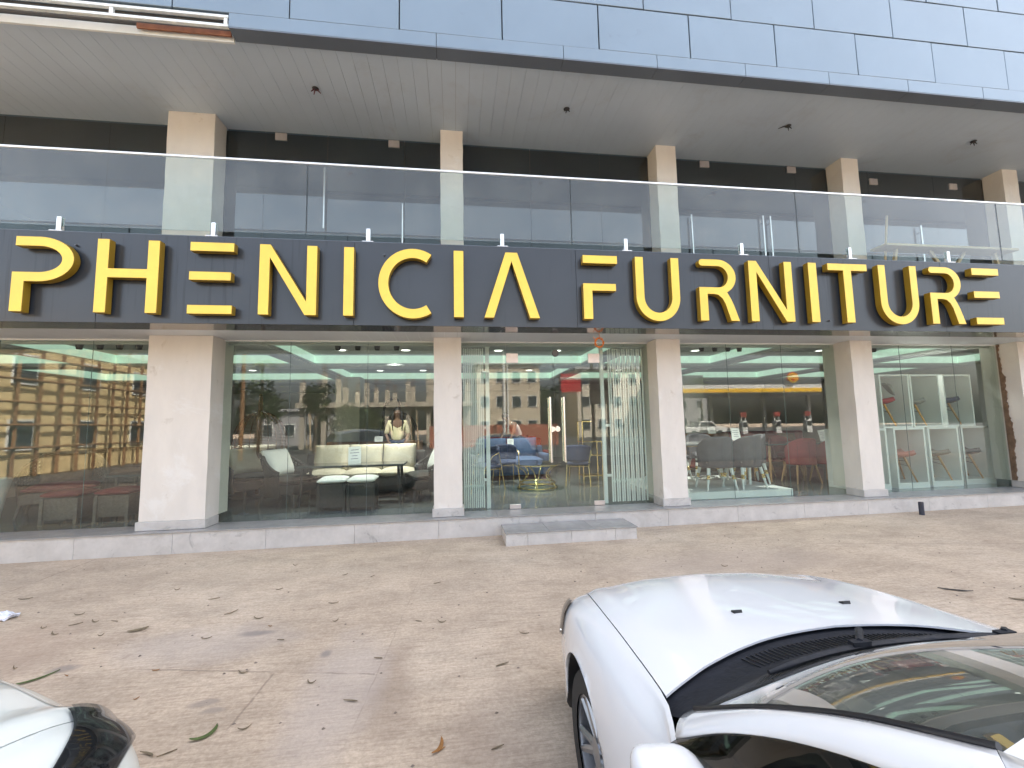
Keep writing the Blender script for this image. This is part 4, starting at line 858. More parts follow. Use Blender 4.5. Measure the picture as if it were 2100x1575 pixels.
# pearl white SUV on the left, only its corner in the frame
car('pearl_suv', 'pearl white SUV parked at the left, only its bonnet corner and headlight in view', (-2.42, .47, gz(-2.2, .6)), G['suvpaint'],
    [(1.72, .60, .60, .56), (1.70, .70, .69, .65), (1.65, .80, .80, .755), (1.58, .85, .88, .835), (1.50, .875, .935, .885), (1.40, .89, .97, .915), (1.1, .91, 1.02, .945), (.8, .92, 1.055, .975), (.4, .92, 1.09, 1.0), (.1, .92, 1.11, 1.02), (-.3, .92, 1.12, 1.04), (-1.4, .92, 1.13, 1.07), (-2.1, .90, 1.13, 1.08), (-2.55, .86, 1.08, 1.03), (-2.72, .78, .95, .90)],
    1.545, (.42, .30, .34, .0), (.30, 1.115, .79, .12, 1.05), (-.50, 1.60, .66, -.58, 1.53),
    dict(pillar_in=[(.79, .12, 1.05), (.745, -.16, 1.25), (.70, -.38, 1.41), (.66, -.58, 1.53)], pillar_out=[(.875, .02, 1.06), (.82, -.2, 1.22), (.77, -.42, 1.37), (.73, -.66, 1.49)],
         rail_in=[(.66, -.58, 1.53), (.62, -.95, 1.59), (.61, -1.5, 1.60), (.63, -2.1, 1.56), (.64, -2.4, 1.52)], rail_out=[(.73, -.66, 1.49), (.69, -1.0, 1.55), (.68, -1.5, 1.56), (.70, -2.1, 1.51), (.71, -2.42, 1.47)],
         crown=.05, mirror=(1.02, -.12, 1.10), lamp=((3.3, 6.9), (1.50, 1.71, -.26)), rear=(.74, -2.62, 1.10), grille=(.46, .66), seam=0),
    (.02, -2.45, .965), (.92, -1.78), .36, -2.5, suv=True, rz=R(-25))
# ------------------------------------------------------------------ FURNITURE IN THE SHOWROOM
def loc_build(mb, name, m, parent, **k): return mb.build(name, m, parent, world=False, **k)
def cushion(mb, x0, x1, y0, y1, z0, z1, puff=.03):
    """pillow-like slab"""
    def f(u, v, top):
        x = x0 + (x1 - x0) * u; y = y0 + (y1 - y0) * v; e = (1 - (2 * u - 1) ** 6) * (1 - (2 * v - 1) ** 6); zc = (z0 + z1) / 2; h = (z1 - z0) / 2
        return (x, y, zc + (1 if top else -1) * h * (.25 + .75 * e ** .5) + (puff * (1 - (2 * u - 1) ** 2) * (1 - (2 * v - 1) ** 2) if top else 0))
    n = 10; mb.grid(lambda u, v: f(u, v, True), n, n); mb.grid(lambda u, v: f(u, v, False), n, n)
    for (fu, fv) in ((lambda t: t, lambda t: 0), (lambda t: t, lambda t: 1), (lambda t: 0, lambda t: t), (lambda t: 1, lambda t: t)):
        mb.grid(lambda u, v: tuple(Vector(f(fu(u), fv(u), True)) * v + Vector(f(fu(u), fv(u), False)) * (1 - v)), n, 1)
    return mb
def wicker_stool(label, loc, rz, wm, cm, group, hgt=.50, sz=.36):
    t = thing('wicker_stool', label, 'stool', loc, rz, group); h = sz / 2
    mb = MB(); mb.box(-h, h, -h, h, .07, hgt - .09); loc_build(mb, 'body', wm, t, bevel=.012)
    for sx in (-1, 1):
        for sy in (-1, 1):
            mb = MB(); mb.box(sx * h - .022, sx * h + .022, sy * h - .022, sy * h + .022, 0, hgt - .088); loc_build(mb, 'leg', wm, t, bevel=.006)
    mb = MB(); cushion(mb, -h - .02, h + .02, -h - .02, h + .02, hgt - .085, hgt, .015); loc_build(mb, 'cushion', cm, t, smooth=50)
    return t
for i, (x, y, rz, L_) in enumerate([(-1.90, 7.12, .08, 'black wicker stool with white cushion, the left one of the pair by the window'), (-1.45, 7.10, .02, 'black wicker stool with white cushion, the right one of the pair by the window')]):
    if i == 0: ws0 = wicker_stool(L_, (x, y, FL), rz, G['wicker'], G['whitec'], 'black wicker stools with white cushions', .52, .37)
    else: copy_tree(ws0, (x, y, FL), rz, L_)
for i, (x, y, rz, L_) in enumerate([(-5.55, 7.12, .1, 'grey brown wicker stool with dark cushion farther from the wide pillar'), (-4.93, 7.20, .05, 'grey brown wicker stool with maroon cushion next to the wide pillar')]):
    if i == 0: ws1 = wicker_stool(L_, (x, y, FL), rz, G['gwicker'], G['maroon'], 'grey wicker stools with maroon cushions', .46, .40)
    else: copy_tree(ws1, (x, y, FL), rz, L_)
def wicker_chair(name, label, loc, rz, wm, cm, pm, w_=.78, d_=.72, hb=.92, group=None):
    """tub chair: holed woven shell wrapping round a seat, four legs, seat pad and back pillow"""
    t = thing(name, label, 'armchair', loc, rz, group)
    def sh(u, v):
        a = math.pi * (1.12 * u - .06) ; hgt = .56 + (hb - .56) * math.sin(math.pi * min(1, max(0, u))) ** 1.3
        f = 1 + .10 * v; return (-w_ / 2 * math.cos(a) * f, d_ * .52 * math.sin(a) * f - .02, .16 + (hgt - .16) * v)
    mb = MB(); mb.grid(sh, 60, 26, lambda i, j: i % 2 == 1 and j % 2 == 1 and 12 < j < 24); loc_build(mb, 'shell', wm, t, solid=.022)
    mb = MB(); mb.tube([sh(i / 40, 1) for i in range(41)], .024, 8); loc_build(mb, 'rim', wm, t, smooth=60)
    mb = MB(); mb.box(-w_ / 2 + .04, w_ / 2 - .04, -.30, d_ * .42, .20, .36); loc_build(mb, 'seat_frame', wm, t, bevel=.02)
    for sx in (-1, 1):
        for sy in (-.30, .26): mb = MB(); mb.tube([(sx * (w_ / 2 - .07), sy, .2), (sx * (w_ / 2 - .03), sy * 1.12, 0)], [.024, .017], 8); loc_build(mb, 'leg', wm, t)
    mb = MB(); cushion(mb, -w_ / 2 + .06, w_ / 2 - .06, -.31, d_ * .40, .361, .47, .02); loc_build(mb, 'seat_cushion', mat('charcoal_cushion', (.06, .058, .055), .9) if wm is G['wicker'] else cm, t, smooth=50)
    mb = MB(); cushion(mb, -.30, .30, -.24, .24, -.08, .08, .03); mb.v = [tuple(Matrix.Rotation(R(66), 3, 'X') @ Vector(p) + Vector((0, d_ * .30, .70))) for p in mb.v]; loc_build(mb, 'back_pillow', pm, t, smooth=50)
    return t
wicker_chair('wicker_armchair', 'black wicker tub chair with white pillow left of the glass topped table', (-2.85, 7.95, FL), R(75), G['wicker'], G['cream'], G['whitec'])
wicker_chair('wicker_armchair', 'black wicker tub chair cut off by the narrow pillar right of the table', (-.52, 7.95, FL), R(-70), G['wicker'], G['cream'], G['whitec'])
wicker_chair('wicker_armchair', 'black wicker tub chair in the dark corner behind the wide pillar', (-3.75, 8.6, FL), R(60), G['wicker'], G['cream'], G['cream'])
wicker_chair('wicker_armchair', 'grey brown wicker armchair with brown pillow in the leftmost window', (-6.35, 8.0, FL), R(30), G['gwicker'], G['maroon'], G['brownc'], .95, .8, 1.0)
wicker_chair('wicker_armchair', 'grey brown wicker armchair standing deeper behind the leftmost window stools', (-5.0, 8.9, FL), R(-20), G['gwicker'], G['maroon'], G['brownc'], .95, .8, .95)
def sofa(name, label, loc, rz, wd, body, cush, nback=3, hgt=.80, dp=.85, group=None, legm=None, pil=None):
    t = thing(name, label, 'sofa', loc, rz, group); h = wd / 2
    mb = MB(); mb.box(-h, h, -dp / 2, dp / 2, .10, .36); loc_build(mb, 'base', body, t, bevel=.03)
    mb = MB(); mb.box(-h, h, dp / 2 - .18, dp / 2 + .02, .362, hgt - .06, Matrix.Rotation(R(-6), 3, 'X')); loc_build(mb, 'back', body, t, bevel=.05)
    for s in (-1, 1): mb = MB(); mb.box(s * h - (.17 if s > 0 else 0), s * h + (0 if s > 0 else .17), -dp / 2, dp / 2 - .2, .362, .58); loc_build(mb, 'arm', body, t, bevel=.05)
    n = nback; cw_ = (wd - .36) / n
    for i in range(n):
        x = -h + .18 + i * cw_; mb = MB(); cushion(mb, x + .005, x + cw_ - .005, -dp / 2 - .02, dp / 2 - .2, .365, .49, .025); loc_build(mb, 'seat_cushion', cush, t, smooth=50)
        mb = MB(); cushion(mb, -cw_ / 2 + .01, cw_ / 2 - .01, -.25, .25, -.09, .09, .03); mb.v = [tuple(Matrix.Rotation(R(72), 3, 'X') @ Vector(p) + Vector((x + cw_ / 2, dp / 2 - .27, .70))) for p in mb.v]; loc_build(mb, 'back_cushion', cush, t, smooth=50)
    for sx in (-1, 1):
        for sy in (-1, 1): mb = MB(); mb.tube([(sx * (h - .1), sy * (dp / 2 - .1), .1), (sx * (h - .08), sy * (dp / 2 - .08), 0)], [.025, .018], 8); loc_build(mb, 'leg', legm or G['black'], t)
    for i, (m_, x) in enumerate(pil or []):
        mb = MB(); cushion(mb, -.24, .24, -.20, .20, -.07, .07, .03); mb.v = [tuple(Matrix.Rotation(R(70), 3, 'X') @ Vector(p) + Vector((x, dp / 2 - .45, .68))) for p in mb.v]; loc_build(mb, 'throw_pillow', m_, t, smooth=50)
    return t
sofa('wicker_sofa', 'long black wicker sofa with cream cushions behind the glass topped table', (-1.75, 8.65, FL), 0, 2.3, G['wicker'], G['cream'], 3, .86)
sofa('sofa', 'dark sofa with brown throw pillows standing behind the cream cushioned one', (-1.9, 10.4, FL), 0, 2.6, G['wicker'], G['brownc'], 3, .92, pil=[(G['brownc'], .55), (G['black'], -.6)])
sofa('wicker_sofa', 'black wicker sofa with cream cushion at the far left behind the wide pillar', (-4.6, 9.7, FL), R(12), 1.9, G['wicker'], G['cream'], 2, .9)
sofa('sofa', 'wine red velvet sofa seen through the entrance doors', (1.45, 11.6, FL), R(8), 2.0, G['redv'], G['redv'], 2, .95)
sofa('sofa', 'steel blue velvet sofa in front of the red one behind the entrance doors', (1.25, 10.4, FL), R(4), 1.9, G['blue2'], G['blue2'], 2, .80)
sofa('sofa', 'dark brown sofa behind the grey dining chairs', (6.4, 10.6, FL), 0, 2.2, G['maroon'], G['brownc'], 2, 1.0)
sofa('sofa', 'long maroon sofa at the back of the room with brown pillows', (9.0, 11.4, FL), R(-6), 2.4, G['maroon'], G['maroon'], 2, 1.0, pil=[(G['brownc'], .5)])
sofa('sofa', 'brown cushioned wicker sofa farthest back in the leftmost window', (-7.4, 10.2, FL), R(20), 2.0, G['gwicker'], G['brownc'], 2, .9)
def table(name, label, loc, rz, wd, dp, hgt, top, edge, leg, legm, thick=.035, round_=False, legr=.03):
    t = thing(name, label, 'table', loc, rz)
    mb = MB(); mb.box(-wd / 2, wd / 2, -dp / 2, dp / 2, hgt - thick, hgt); loc_build(mb, 'tabletop', top, t, bevel=.006)
    if edge: mb = MB(); mb.box(-wd / 2 + .01, wd / 2 - .01, -dp / 2 + .01, dp / 2 - .01, hgt - thick - .022, hgt - thick - .0005); loc_build(mb, 'edge_band', edge, t)
    for sx in (-1, 1):
        for sy in (-1, 1): leg(t, sx * (wd / 2 - .10), sy * (dp / 2 - .10), hgt - thick - .024 if edge else hgt - thick - .001, sx, sy, legm)
    return t
def plain_leg(t, x, y, h_, sx, sy, m): mb = MB(); mb.tube([(x, y, h_), (x + sx * .03, y + sy * .03, 0)], [.026, .018], 8); loc_build(mb, 'leg', m, t)
def fancy_leg_parts(t, p0, p1, r0, r1, m):
    p0 = Vector(p0); p1 = Vector(p1); d = p1 - p0
    P_l = lambda f: tuple(p0 + d * f)
    mb = MB(); mb.tube([P_l(0), P_l(.38)], [r0, r0 * .86], 10); mb.tube([P_l(.56), P_l(.75), P_l(1)], [r0 * .8, r1 * 1.25, r1], 10); lg = loc_build(mb, 'leg', m, t, smooth=50)
    mb = MB(); 
    mb.tube([P_l(.375), P_l(.40), P_l(.44), P_l(.47), P_l(.50), P_l(.54), P_l(.565)], [r0 * .7, r0 * .95, r0 * .95, r0 * .55, r0 * .95, r0 * .95, r0 * .7], 10); loc_build(mb, 'gold_collar', G['gold'], lg, smooth=60)
def fancy_leg(t, x, y, h_, sx, sy, m): fancy_leg_parts(t, (x, y, h_), (x, y, 0), .036, .022, m)
table('glass_table', 'low black wicker table with dark glass top in front of the cream sofa', (-1.75, 7.80, FL), 0, 1.75, .62, .66, G['darktop'], None, plain_leg, G['wicker'])
table('side_table', 'black wicker table with a glass top in the leftmost window', (-4.75, 7.75, FL), 0, 1.2, .6, .62, G['darktop'], None, plain_leg, G['gwicker'])
# hanging egg chairs
def egg(label, loc, rz, wm, cm, s=1.0):
    t = thing('egg_chair', label, 'hanging chair', loc, rz, 'hanging egg chairs'); zc = .98
    def e(u, v):
        a = R(-130 + 260 * u) + math.pi / 2; p = math.pi * (.04 + .92 * v); return (.50 * math.cos(a) * math.sin(p), .46 * math.sin(a) * math.sin(p), zc + .66 * math.cos(p))
    mb = MB()
    for i in range(15): mb.tube([e(i / 14, j / 16) for j in range(17)], .011, 5)
    for j in range(2, 60): mb.tube([e(i / 22, j / 61) for i in range(23)], .0065, 4)
    loc_build(mb, 'basket', wm, t)
    mb = MB(); cushion(mb, -.34, .34, -.30, .34, zc - .46, zc - .30, .05); loc_build(mb, 'seat_cushion', cm, t, smooth=50)
    mb = MB(); mb.lathe([(.50, 0), (.50, .03), (.06, .05)], (0, .28, 0), 28); loc_build(mb, 'base', G['black'], t, smooth=40)
    mb = MB(); mb.tube([(0, .55, .03), (0, .66, .7), (0, .66, 1.4), (0, .56, 1.82), (0, .34, 1.97), (0, .10, 1.97), (0, .0, 1.88), (0, 0, 1.66)], .028, 10); loc_build(mb, 'stand', G['black'] if wm is G['wicker'] else wm, t, smooth=60)
    return t
egg('brown wicker hanging egg chair behind the left pane of the second window', (-4.0, 9.5, FL), R(200), G['bwicker'], G['cream'])
egg('black wicker hanging egg chair beside the woman behind the sofas', (-1.42, 11.2, FL), R(150), G['wicker'], G['cream'], .9)
# navy chairs with gilt legs, gilt coffee table, gilt shelf by the doors
def gilt_chair(label, loc, rz, first=None):
    if first: return copy_tree(first, loc, rz, label)
    t = thing('dining_chair', label, 'chair', loc, rz, 'navy chairs with gold legs')
    mb = MB(); cushion(mb, -.23, .23, -.23, .23, .41, .50, .02); loc_build(mb, 'seat', G['blue'], t, smooth=50)
    def b(u, v): a = R(200 + 140 * u) ; return (.26 * math.cos(a) * (1 + .05 * v), -.26 * math.sin(a) * .85 - .0, .50 + .34 * v - .06 * abs(2 * u - 1) ** 3 * v)
    mb = MB(); mb.grid(b, 18, 8); loc_build(mb, 'backrest', G['blue'], t, smooth=180, solid=.04)
    for sx in (-1, 1):
        mb = MB(); mb.tube([(sx * .20, -.19, .41), (sx * .23, -.24, 0)], .011, 8); loc_build(mb, 'leg', G['gold'], t)
        mb = MB(); mb.tube([(sx * .23, -.20, .43), (sx * .27, -.05, .66), (sx * .27, .10, .72), (sx * .22, .20, .44), (sx * .25, .26, 0)], .011, 8); loc_build(mb, 'leg', G['gold'], t, smooth=60)
    mb = MB(); mb.tube([(-.20, -.19, .40), (.20, -.19, .40), (.20, .19, .40), (-.20, .19, .40)], .009, 6, closed=True); loc_build(mb, 'seat_ring', G['gold'], t)
    return t
gc = gilt_chair('navy chair with gold legs at the right of the gold coffee table', (2.55, 8.85, FL), R(160))
gilt_chair('navy chair with gold legs half hidden behind the left folded grille', (.62, 8.75, FL), R(-60), gc); gilt_chair('navy chair with gold legs behind the coffee table, near the blue sofa', (1.1, 9.5, FL), R(10), gc)
t = thing('coffee_table', 'round coffee table with curved gold legs and glass top', 'table', (1.62, 8.62, FL))
mb = MB(); mb.lathe([(.50, .485), (.50, .497)], (0, 0, 0), 40); loc_build(mb, 'glass_top', glass('table_glass', (.72, .82, .78), 1.6), t)
for z, r, nm in ((.475, .46, 'top_ring'), (.03, .40, 'base_ring'), (.115, .36, 'lower_ring')):
    mb = MB(); mb.tube([(r * math.cos(2 * math.pi * i / 40), r * math.sin(2 * math.pi * i / 40), z) for i in range(40)], .013, 6, closed=True); loc_build(mb, nm, G['gold'], t, smooth=60)
for k in range(6):
    a = 2 * math.pi * k / 6; mb = MB(); mb.tube([((.46 - .20 * math.sin(math.pi * min(1, v * 1.15)) - .06 * v) * math.cos(a + .35 * v), (.46 - .20 * math.sin(math.pi * min(1, v * 1.15)) - .06 * v) * math.sin(a + .35 * v), .475 - .445 * v) for v in [i / 12 for i in range(13)]], .011, 6); loc_build(mb, 'leg', G['gold'], t, smooth=60)
t = thing('gold_shelf', 'slim gold framed shelf stand right of the entrance doors', 'shelf', (3.02, 9.5, FL))
for sx in (-.22, .22):
    for sy in (-.17, .17): mb = MB(); mb.box(sx - .011, sx + .011, sy - .011, sy + .011, 0, 1.32 if sx < 0 else .86); loc_build(mb, 'post', G['gold'], t)
for z in (.10, .55, .85): mb = MB(); mb.box(-.24, .24, -.19, .19, z, z + .022); loc_build(mb, 'shelf_board', G['gold'], t, bevel=.003)
mb = MB(); mb.box(-.232, .0, -.18, .18, 1.305, 1.322); loc_build(mb, 'top_board', G['gold'], t)
# grey velvet dining set on a white platform
t = thing('display_platform', 'low white lacquered platform under the grey dining set', 'platform', (4.75, 7.7, FL)); mb = MB(); mb.box(-1.17, .90, -1.0, .95, .0, .115); loc_build(mb, 'deck', G['whitelac'], t, bevel=.005)
ZP = FL + .116
def velvet_chair(label, loc, rz, cloth, legm, first=None, fancy=True, group=None):
    if first: return copy_tree(first, loc, rz, label)
    t = thing('velvet_chair', label, 'chair', loc, rz, group)
    mb = MB(); cushion(mb, -.23, .23, -.24, .20, .40, .50, .025); loc_build(mb, 'seat', cloth, t, smooth=50)
    def b(u, v):
        a = R(-12 + 204 * u); k = abs(2 * u - 1); ht = .90 - .24 * k ** 2.6; lo = .37; f = .96 + .10 * v - .04 * v * v
        return (-.265 * math.cos(a) * f, (.24 * math.sin(a) + .02) * f, lo + (ht - lo) * v)
    mb = MB(); mb.grid(b, 34, 14); loc_build(mb, 'backrest', cloth, t, smooth=180, solid=.055)
    mb = MB()
    for u in (.30, .5, .70): mb.tube([tuple(Vector(b(u, v)) * 1.0 + Vector((-.265 * math.cos(R(-12 + 204 * u)), .24 * math.sin(R(-12 + 204 * u)), 0)).normalized() * .028) for v in [.12, .35, .6, .85]], .004, 5)
    loc_build(mb, 'seam', mat('dark_' + cloth.name, tuple(c * .55 for c in (.17, .165, .185)) if cloth is G['greyv'] else (.10, .01, .012), .9), t)
    for sx in (-1, 1):
        for sy in (-1, 1):
            p0 = (sx * .18, sy * .17, .40); p1 = (sx * .25, sy * .24, 0)
            if fancy: fancy_leg_parts(t, p0, p1, .030, .014, legm)
            else: mb = MB(); mb.tube([p0, p1], [.022, .013], 8); loc_build(mb, 'leg', legm, t)
    return t
vc = velvet_chair('grey velvet chair at the front left of the dining table, back to the window', (4.46, 7.02, ZP), R(172), G['greyv'], G['whitelac'], group='grey velvet chairs round the dining table')
for x, y, rz, L_ in [(4.98, 7.0, 188, 'grey velvet chair at the front right of the dining table, back to the window'), (5.50, 7.55, 255, 'grey velvet chair at the right end of the dining table'), (3.70, 7.4, 100, 'grey velvet chair at the left end, half behind the pillar'), (4.45, 8.45, 5, 'grey velvet chair behind the dining table on the left'), (5.1, 8.45, -8, 'grey velvet chair behind the dining table on the right')]:
    velvet_chair(L_, (x, y, ZP), R(rz), None, None, vc)
table('dining_table', 'grey marble dining table with gold edge and white turned legs', (4.63, 7.62, ZP), 0, 1.55, .85, .76, G['tabletop'], G['gold'], fancy_leg, G['whitelac'], .03)
table('dining_table', 'dark topped dining table on the right among the red chairs', (7.15, 8.55, FL), 0, 1.6, .9, .78, G['darktop'], None, plain_leg, G['wood'])
rc = velvet_chair('red velvet chair with wooden legs nearest the window at the dark table', (6.95, 8.0, FL), R(175), G['redv'], G['wood'], fancy=False, group='red velvet chairs round the dark table')
for x, y, rz, L_ in [(7.55, 7.95, 190, 'red velvet chair beside the pillar at the dark table'), (6.2, 8.5, 95, 'red velvet chair at the left end of the dark table'), (6.9, 9.2, 0, 'red velvet chair behind the dark table on the left'), (7.6, 9.2, 4, 'red velvet chair behind the dark table on the right')]: velvet_chair(L_, (x, y, FL), R(rz), None, None, rc)
# white display frames with shell chairs in them
def cube(label, loc, w_, d_, h_, first=None):
    if first: return copy_tree(first, loc, 0, label)
    t = thing('display_cabinet', label, 'display box', loc, 0, 'white display cabinets'); q = .034
    mb = MB(); mb.box(-w_ / 2, w_ / 2, -d_ / 2, d_ / 2, 0, .10); loc_build(mb, 'base', G['whitelac'], t, bevel=.003)
    for s in (-1, 1): mb = MB(); mb.box(min(s * w_ / 2, s * (w_ / 2 - q)), max(s * w_ / 2, s * (w_ / 2 - q)), -d_ / 2, d_ / 2, .101, h_ - q - .001); loc_build(mb, 'side_panel', G['whitelac'], t)
    mb = MB(); mb.box(-w_ / 2, w_ / 2, -d_ / 2, d_ / 2, h_ - q, h_); loc_build(mb, 'top_panel', G['whitelac'], t)
    return t
CW, CD = .655, .62
lows = [(7.33, 7.10, 'white open display cabinet partly hidden behind the pillar, lower row'), (8.20, 7.16, 'white open display cabinet holding the pink chair'), (8.97, 7.20, 'white open display cabinet holding the brown chair'), (9.80, 7.28, 'white open display cabinet holding the black chair with wooden legs')]
c0 = None
for x, y, L_ in lows:
    o = cube(L_, (x, y, FL), CW, CD, 1.085, c0); c0 = c0 or o
ups = [(7.99, 7.16, 'white open display cabinet with the crimson seat, upper row'), (8.66, 7.18, 'white open display cabinet with the amber legged chair, upper row'), (9.42, 7.22, 'white open display cabinet with the dark cap shaped seat, upper row')]
c1 = None
def cube2(label, loc, first=None):
    if first: return copy_tree(first, loc, 0, label)
    t = thing('display_cabinet', label, 'display box', loc, 0, 'white display cabinets'); q = .028; w_, d_, h_ = .62, CD, .98
    mb = MB(); mb.box(-w_ / 2, w_ / 2, -d_ / 2, d_ / 2, 0, q); loc_build(mb, 'base', G['whitelac'], t)
    for s in (-1, 1): mb = MB(); mb.box(min(s * w_ / 2, s * (w_ / 2 - q)), max(s * w_ / 2, s * (w_ / 2 - q)), -d_ / 2, d_ / 2, q + .001, h_ - q - .001); loc_build(mb, 'side_panel', G['whitelac'], t)
    mb = MB(); mb.box(-w_ / 2, w_ / 2, -d_ / 2, d_ / 2, h_ - q, h_); loc_build(mb, 'top_panel', G['whitelac'], t)
    return t
for x, y, L_ in ups: o = cube2(L_, (x, y, FL + 1.087), c1); c1 = c1 or o
def shell_chair(label, loc, rz, m, legm, kind=0, s=1.0):
    t = thing('shell_chair', label, 'chair', loc, rz, 'shell chairs in the display frames'); s *= 1.16; t.scale = (s, s, s)
    def b(u, v):
        a = (2 * u - 1); 
        if v < .5: k = v / .5; return (a * .22, -.22 + .40 * k, .42 - .03 * math.sin(math.pi * k) + .05 * abs(a) ** 2)
        k = (v - .5) / .5; return (a * (.22 - .03 * k), .18 + .10 * k - .05 * a * a, .42 + .38 * k + .05 * abs(a) ** 2 * (1 - k) - .05 * abs(a) ** 3 * k)
    mb = MB(); mb.grid(b, 14, 22); loc_build(mb, 'seat_shell', m, t, smooth=180, solid=.065)
    for sx in (-1, 1):
        for sy in (-1, 1): mb = MB(); mb.tube([(sx * .12, sy * .11, .39), (sx * .20, sy * .22, 0)], [.018, .011], 8); loc_build(mb, 'leg', legm, t)
    mb = MB()
    for sx in (-1, 1): mb.tube([(sx * .14, -.13, .32), (-sx * .14, .13, .34)], .005, 5); mb.tube([(sx * .15, -.15, .24), (sx * .14, .14, .34)], .005, 5)
    loc_build(mb, 'wire_brace', G['black'], t)
    return t
ZC = FL + .102
shell_chair('salmon pink shell chair with wooden legs in the lower display row', (8.16, 7.18, ZC), R(62), G['pink'], G['wood']); shell_chair('taupe brown shell chair with wooden legs in the lower display row', (8.93, 7.22, ZC), R(70), G['taupe'], G['wood']); shell_chair('black shell chair with wooden legs in the rightmost lower frame', (9.74, 7.30, ZC), R(60), G['blackp'], G['wood'])
ZD = FL + 1.117
shell_chair('crimson seated chair in the upper display row', (7.86, 7.2, ZD), R(75), G['crimson'], G['amber'], s=.94); shell_chair('chair with amber wooden legs in the middle upper frame', (8.56, 7.2, ZD), R(60), mat('clear_smoke_shell', (.30, .29, .27), .3), G['amber'], s=.9); shell_chair('navy black padded chair in the right upper frame', (9.34, 7.25, ZD), R(68), G['blue'], G['wood'], s=.94)
# white pedestal at the far left
t = thing('pedestal', 'white tapered pedestal at the left edge of the leftmost window', 'pedestal', (-6.85, 7.35, FL)); mb = MB(); mb.lathe([(.16, 0), (.16, .03), (.22, .42), (.26, .62), (.23, .64), (.0, .64)], (0, 0, 0), 24); loc_build(mb, 'pot', G['whitelac'], t, smooth=40)
# price papers
def paper(label, x, y, z, w_, h_, tilt=0, rz=0):
    t = thing('price_sheet', label, 'price sheet', (x, y, z), rz, 'white price sheets'); Rm = Matrix.Rotation(R(tilt), 3, 'Y') @ Matrix.Rotation(R(-14), 3, 'X')
    mb = MB(); mb.box(-w_ / 2, w_ / 2, -.002, .002, 0, h_, Rm, (0, 0, 0)); loc_build(mb, 'sheet', G['paper'], t)
    mb = MB()
    for k in range(4):
        zz = h_ * (.80 - .17 * k); l = w_ * (.30, .36, .22, .28)[k]; mb.box(-l, l, -.0035, -.0025, zz, zz + h_ * .035, Rm, (0, 0, 0))
    loc_build(mb, 'print', G['ink'], t)
paper('white price sheet leaning on the glass topped table before the cream sofa', -1.72, 7.70, FL + .66, .21, .30, -3)
paper('white price sheet standing beside the wide pillar in the leftmost window', -4.55, 7.55, FL + .62, .24, .34, 2)
paper('small price card beside the woman behind the cream sofa', -1.72, 10.0, FL + .95, .18, .12)
paper('price card lying against the blue sofa behind the doors', 1.25, 9.9, FL + .78, .15, .17, 4, .1)
paper('price sheet standing on the left of the grey dining table', 4.15, 7.65, ZP + .762, .15, .16, 1)
paper('cream price card on the sofa behind the dining table', 6.4, 10.1, FL + .95, .2, .16)
paper('price sheet standing on the right of the grey dining table', 5.8, 8.3, FL + .86, .2, .26, 2)
paper('price sheet beside the pillar above the dark dining table', 7.75, 8.2, FL + .80, .2, .24, -2)

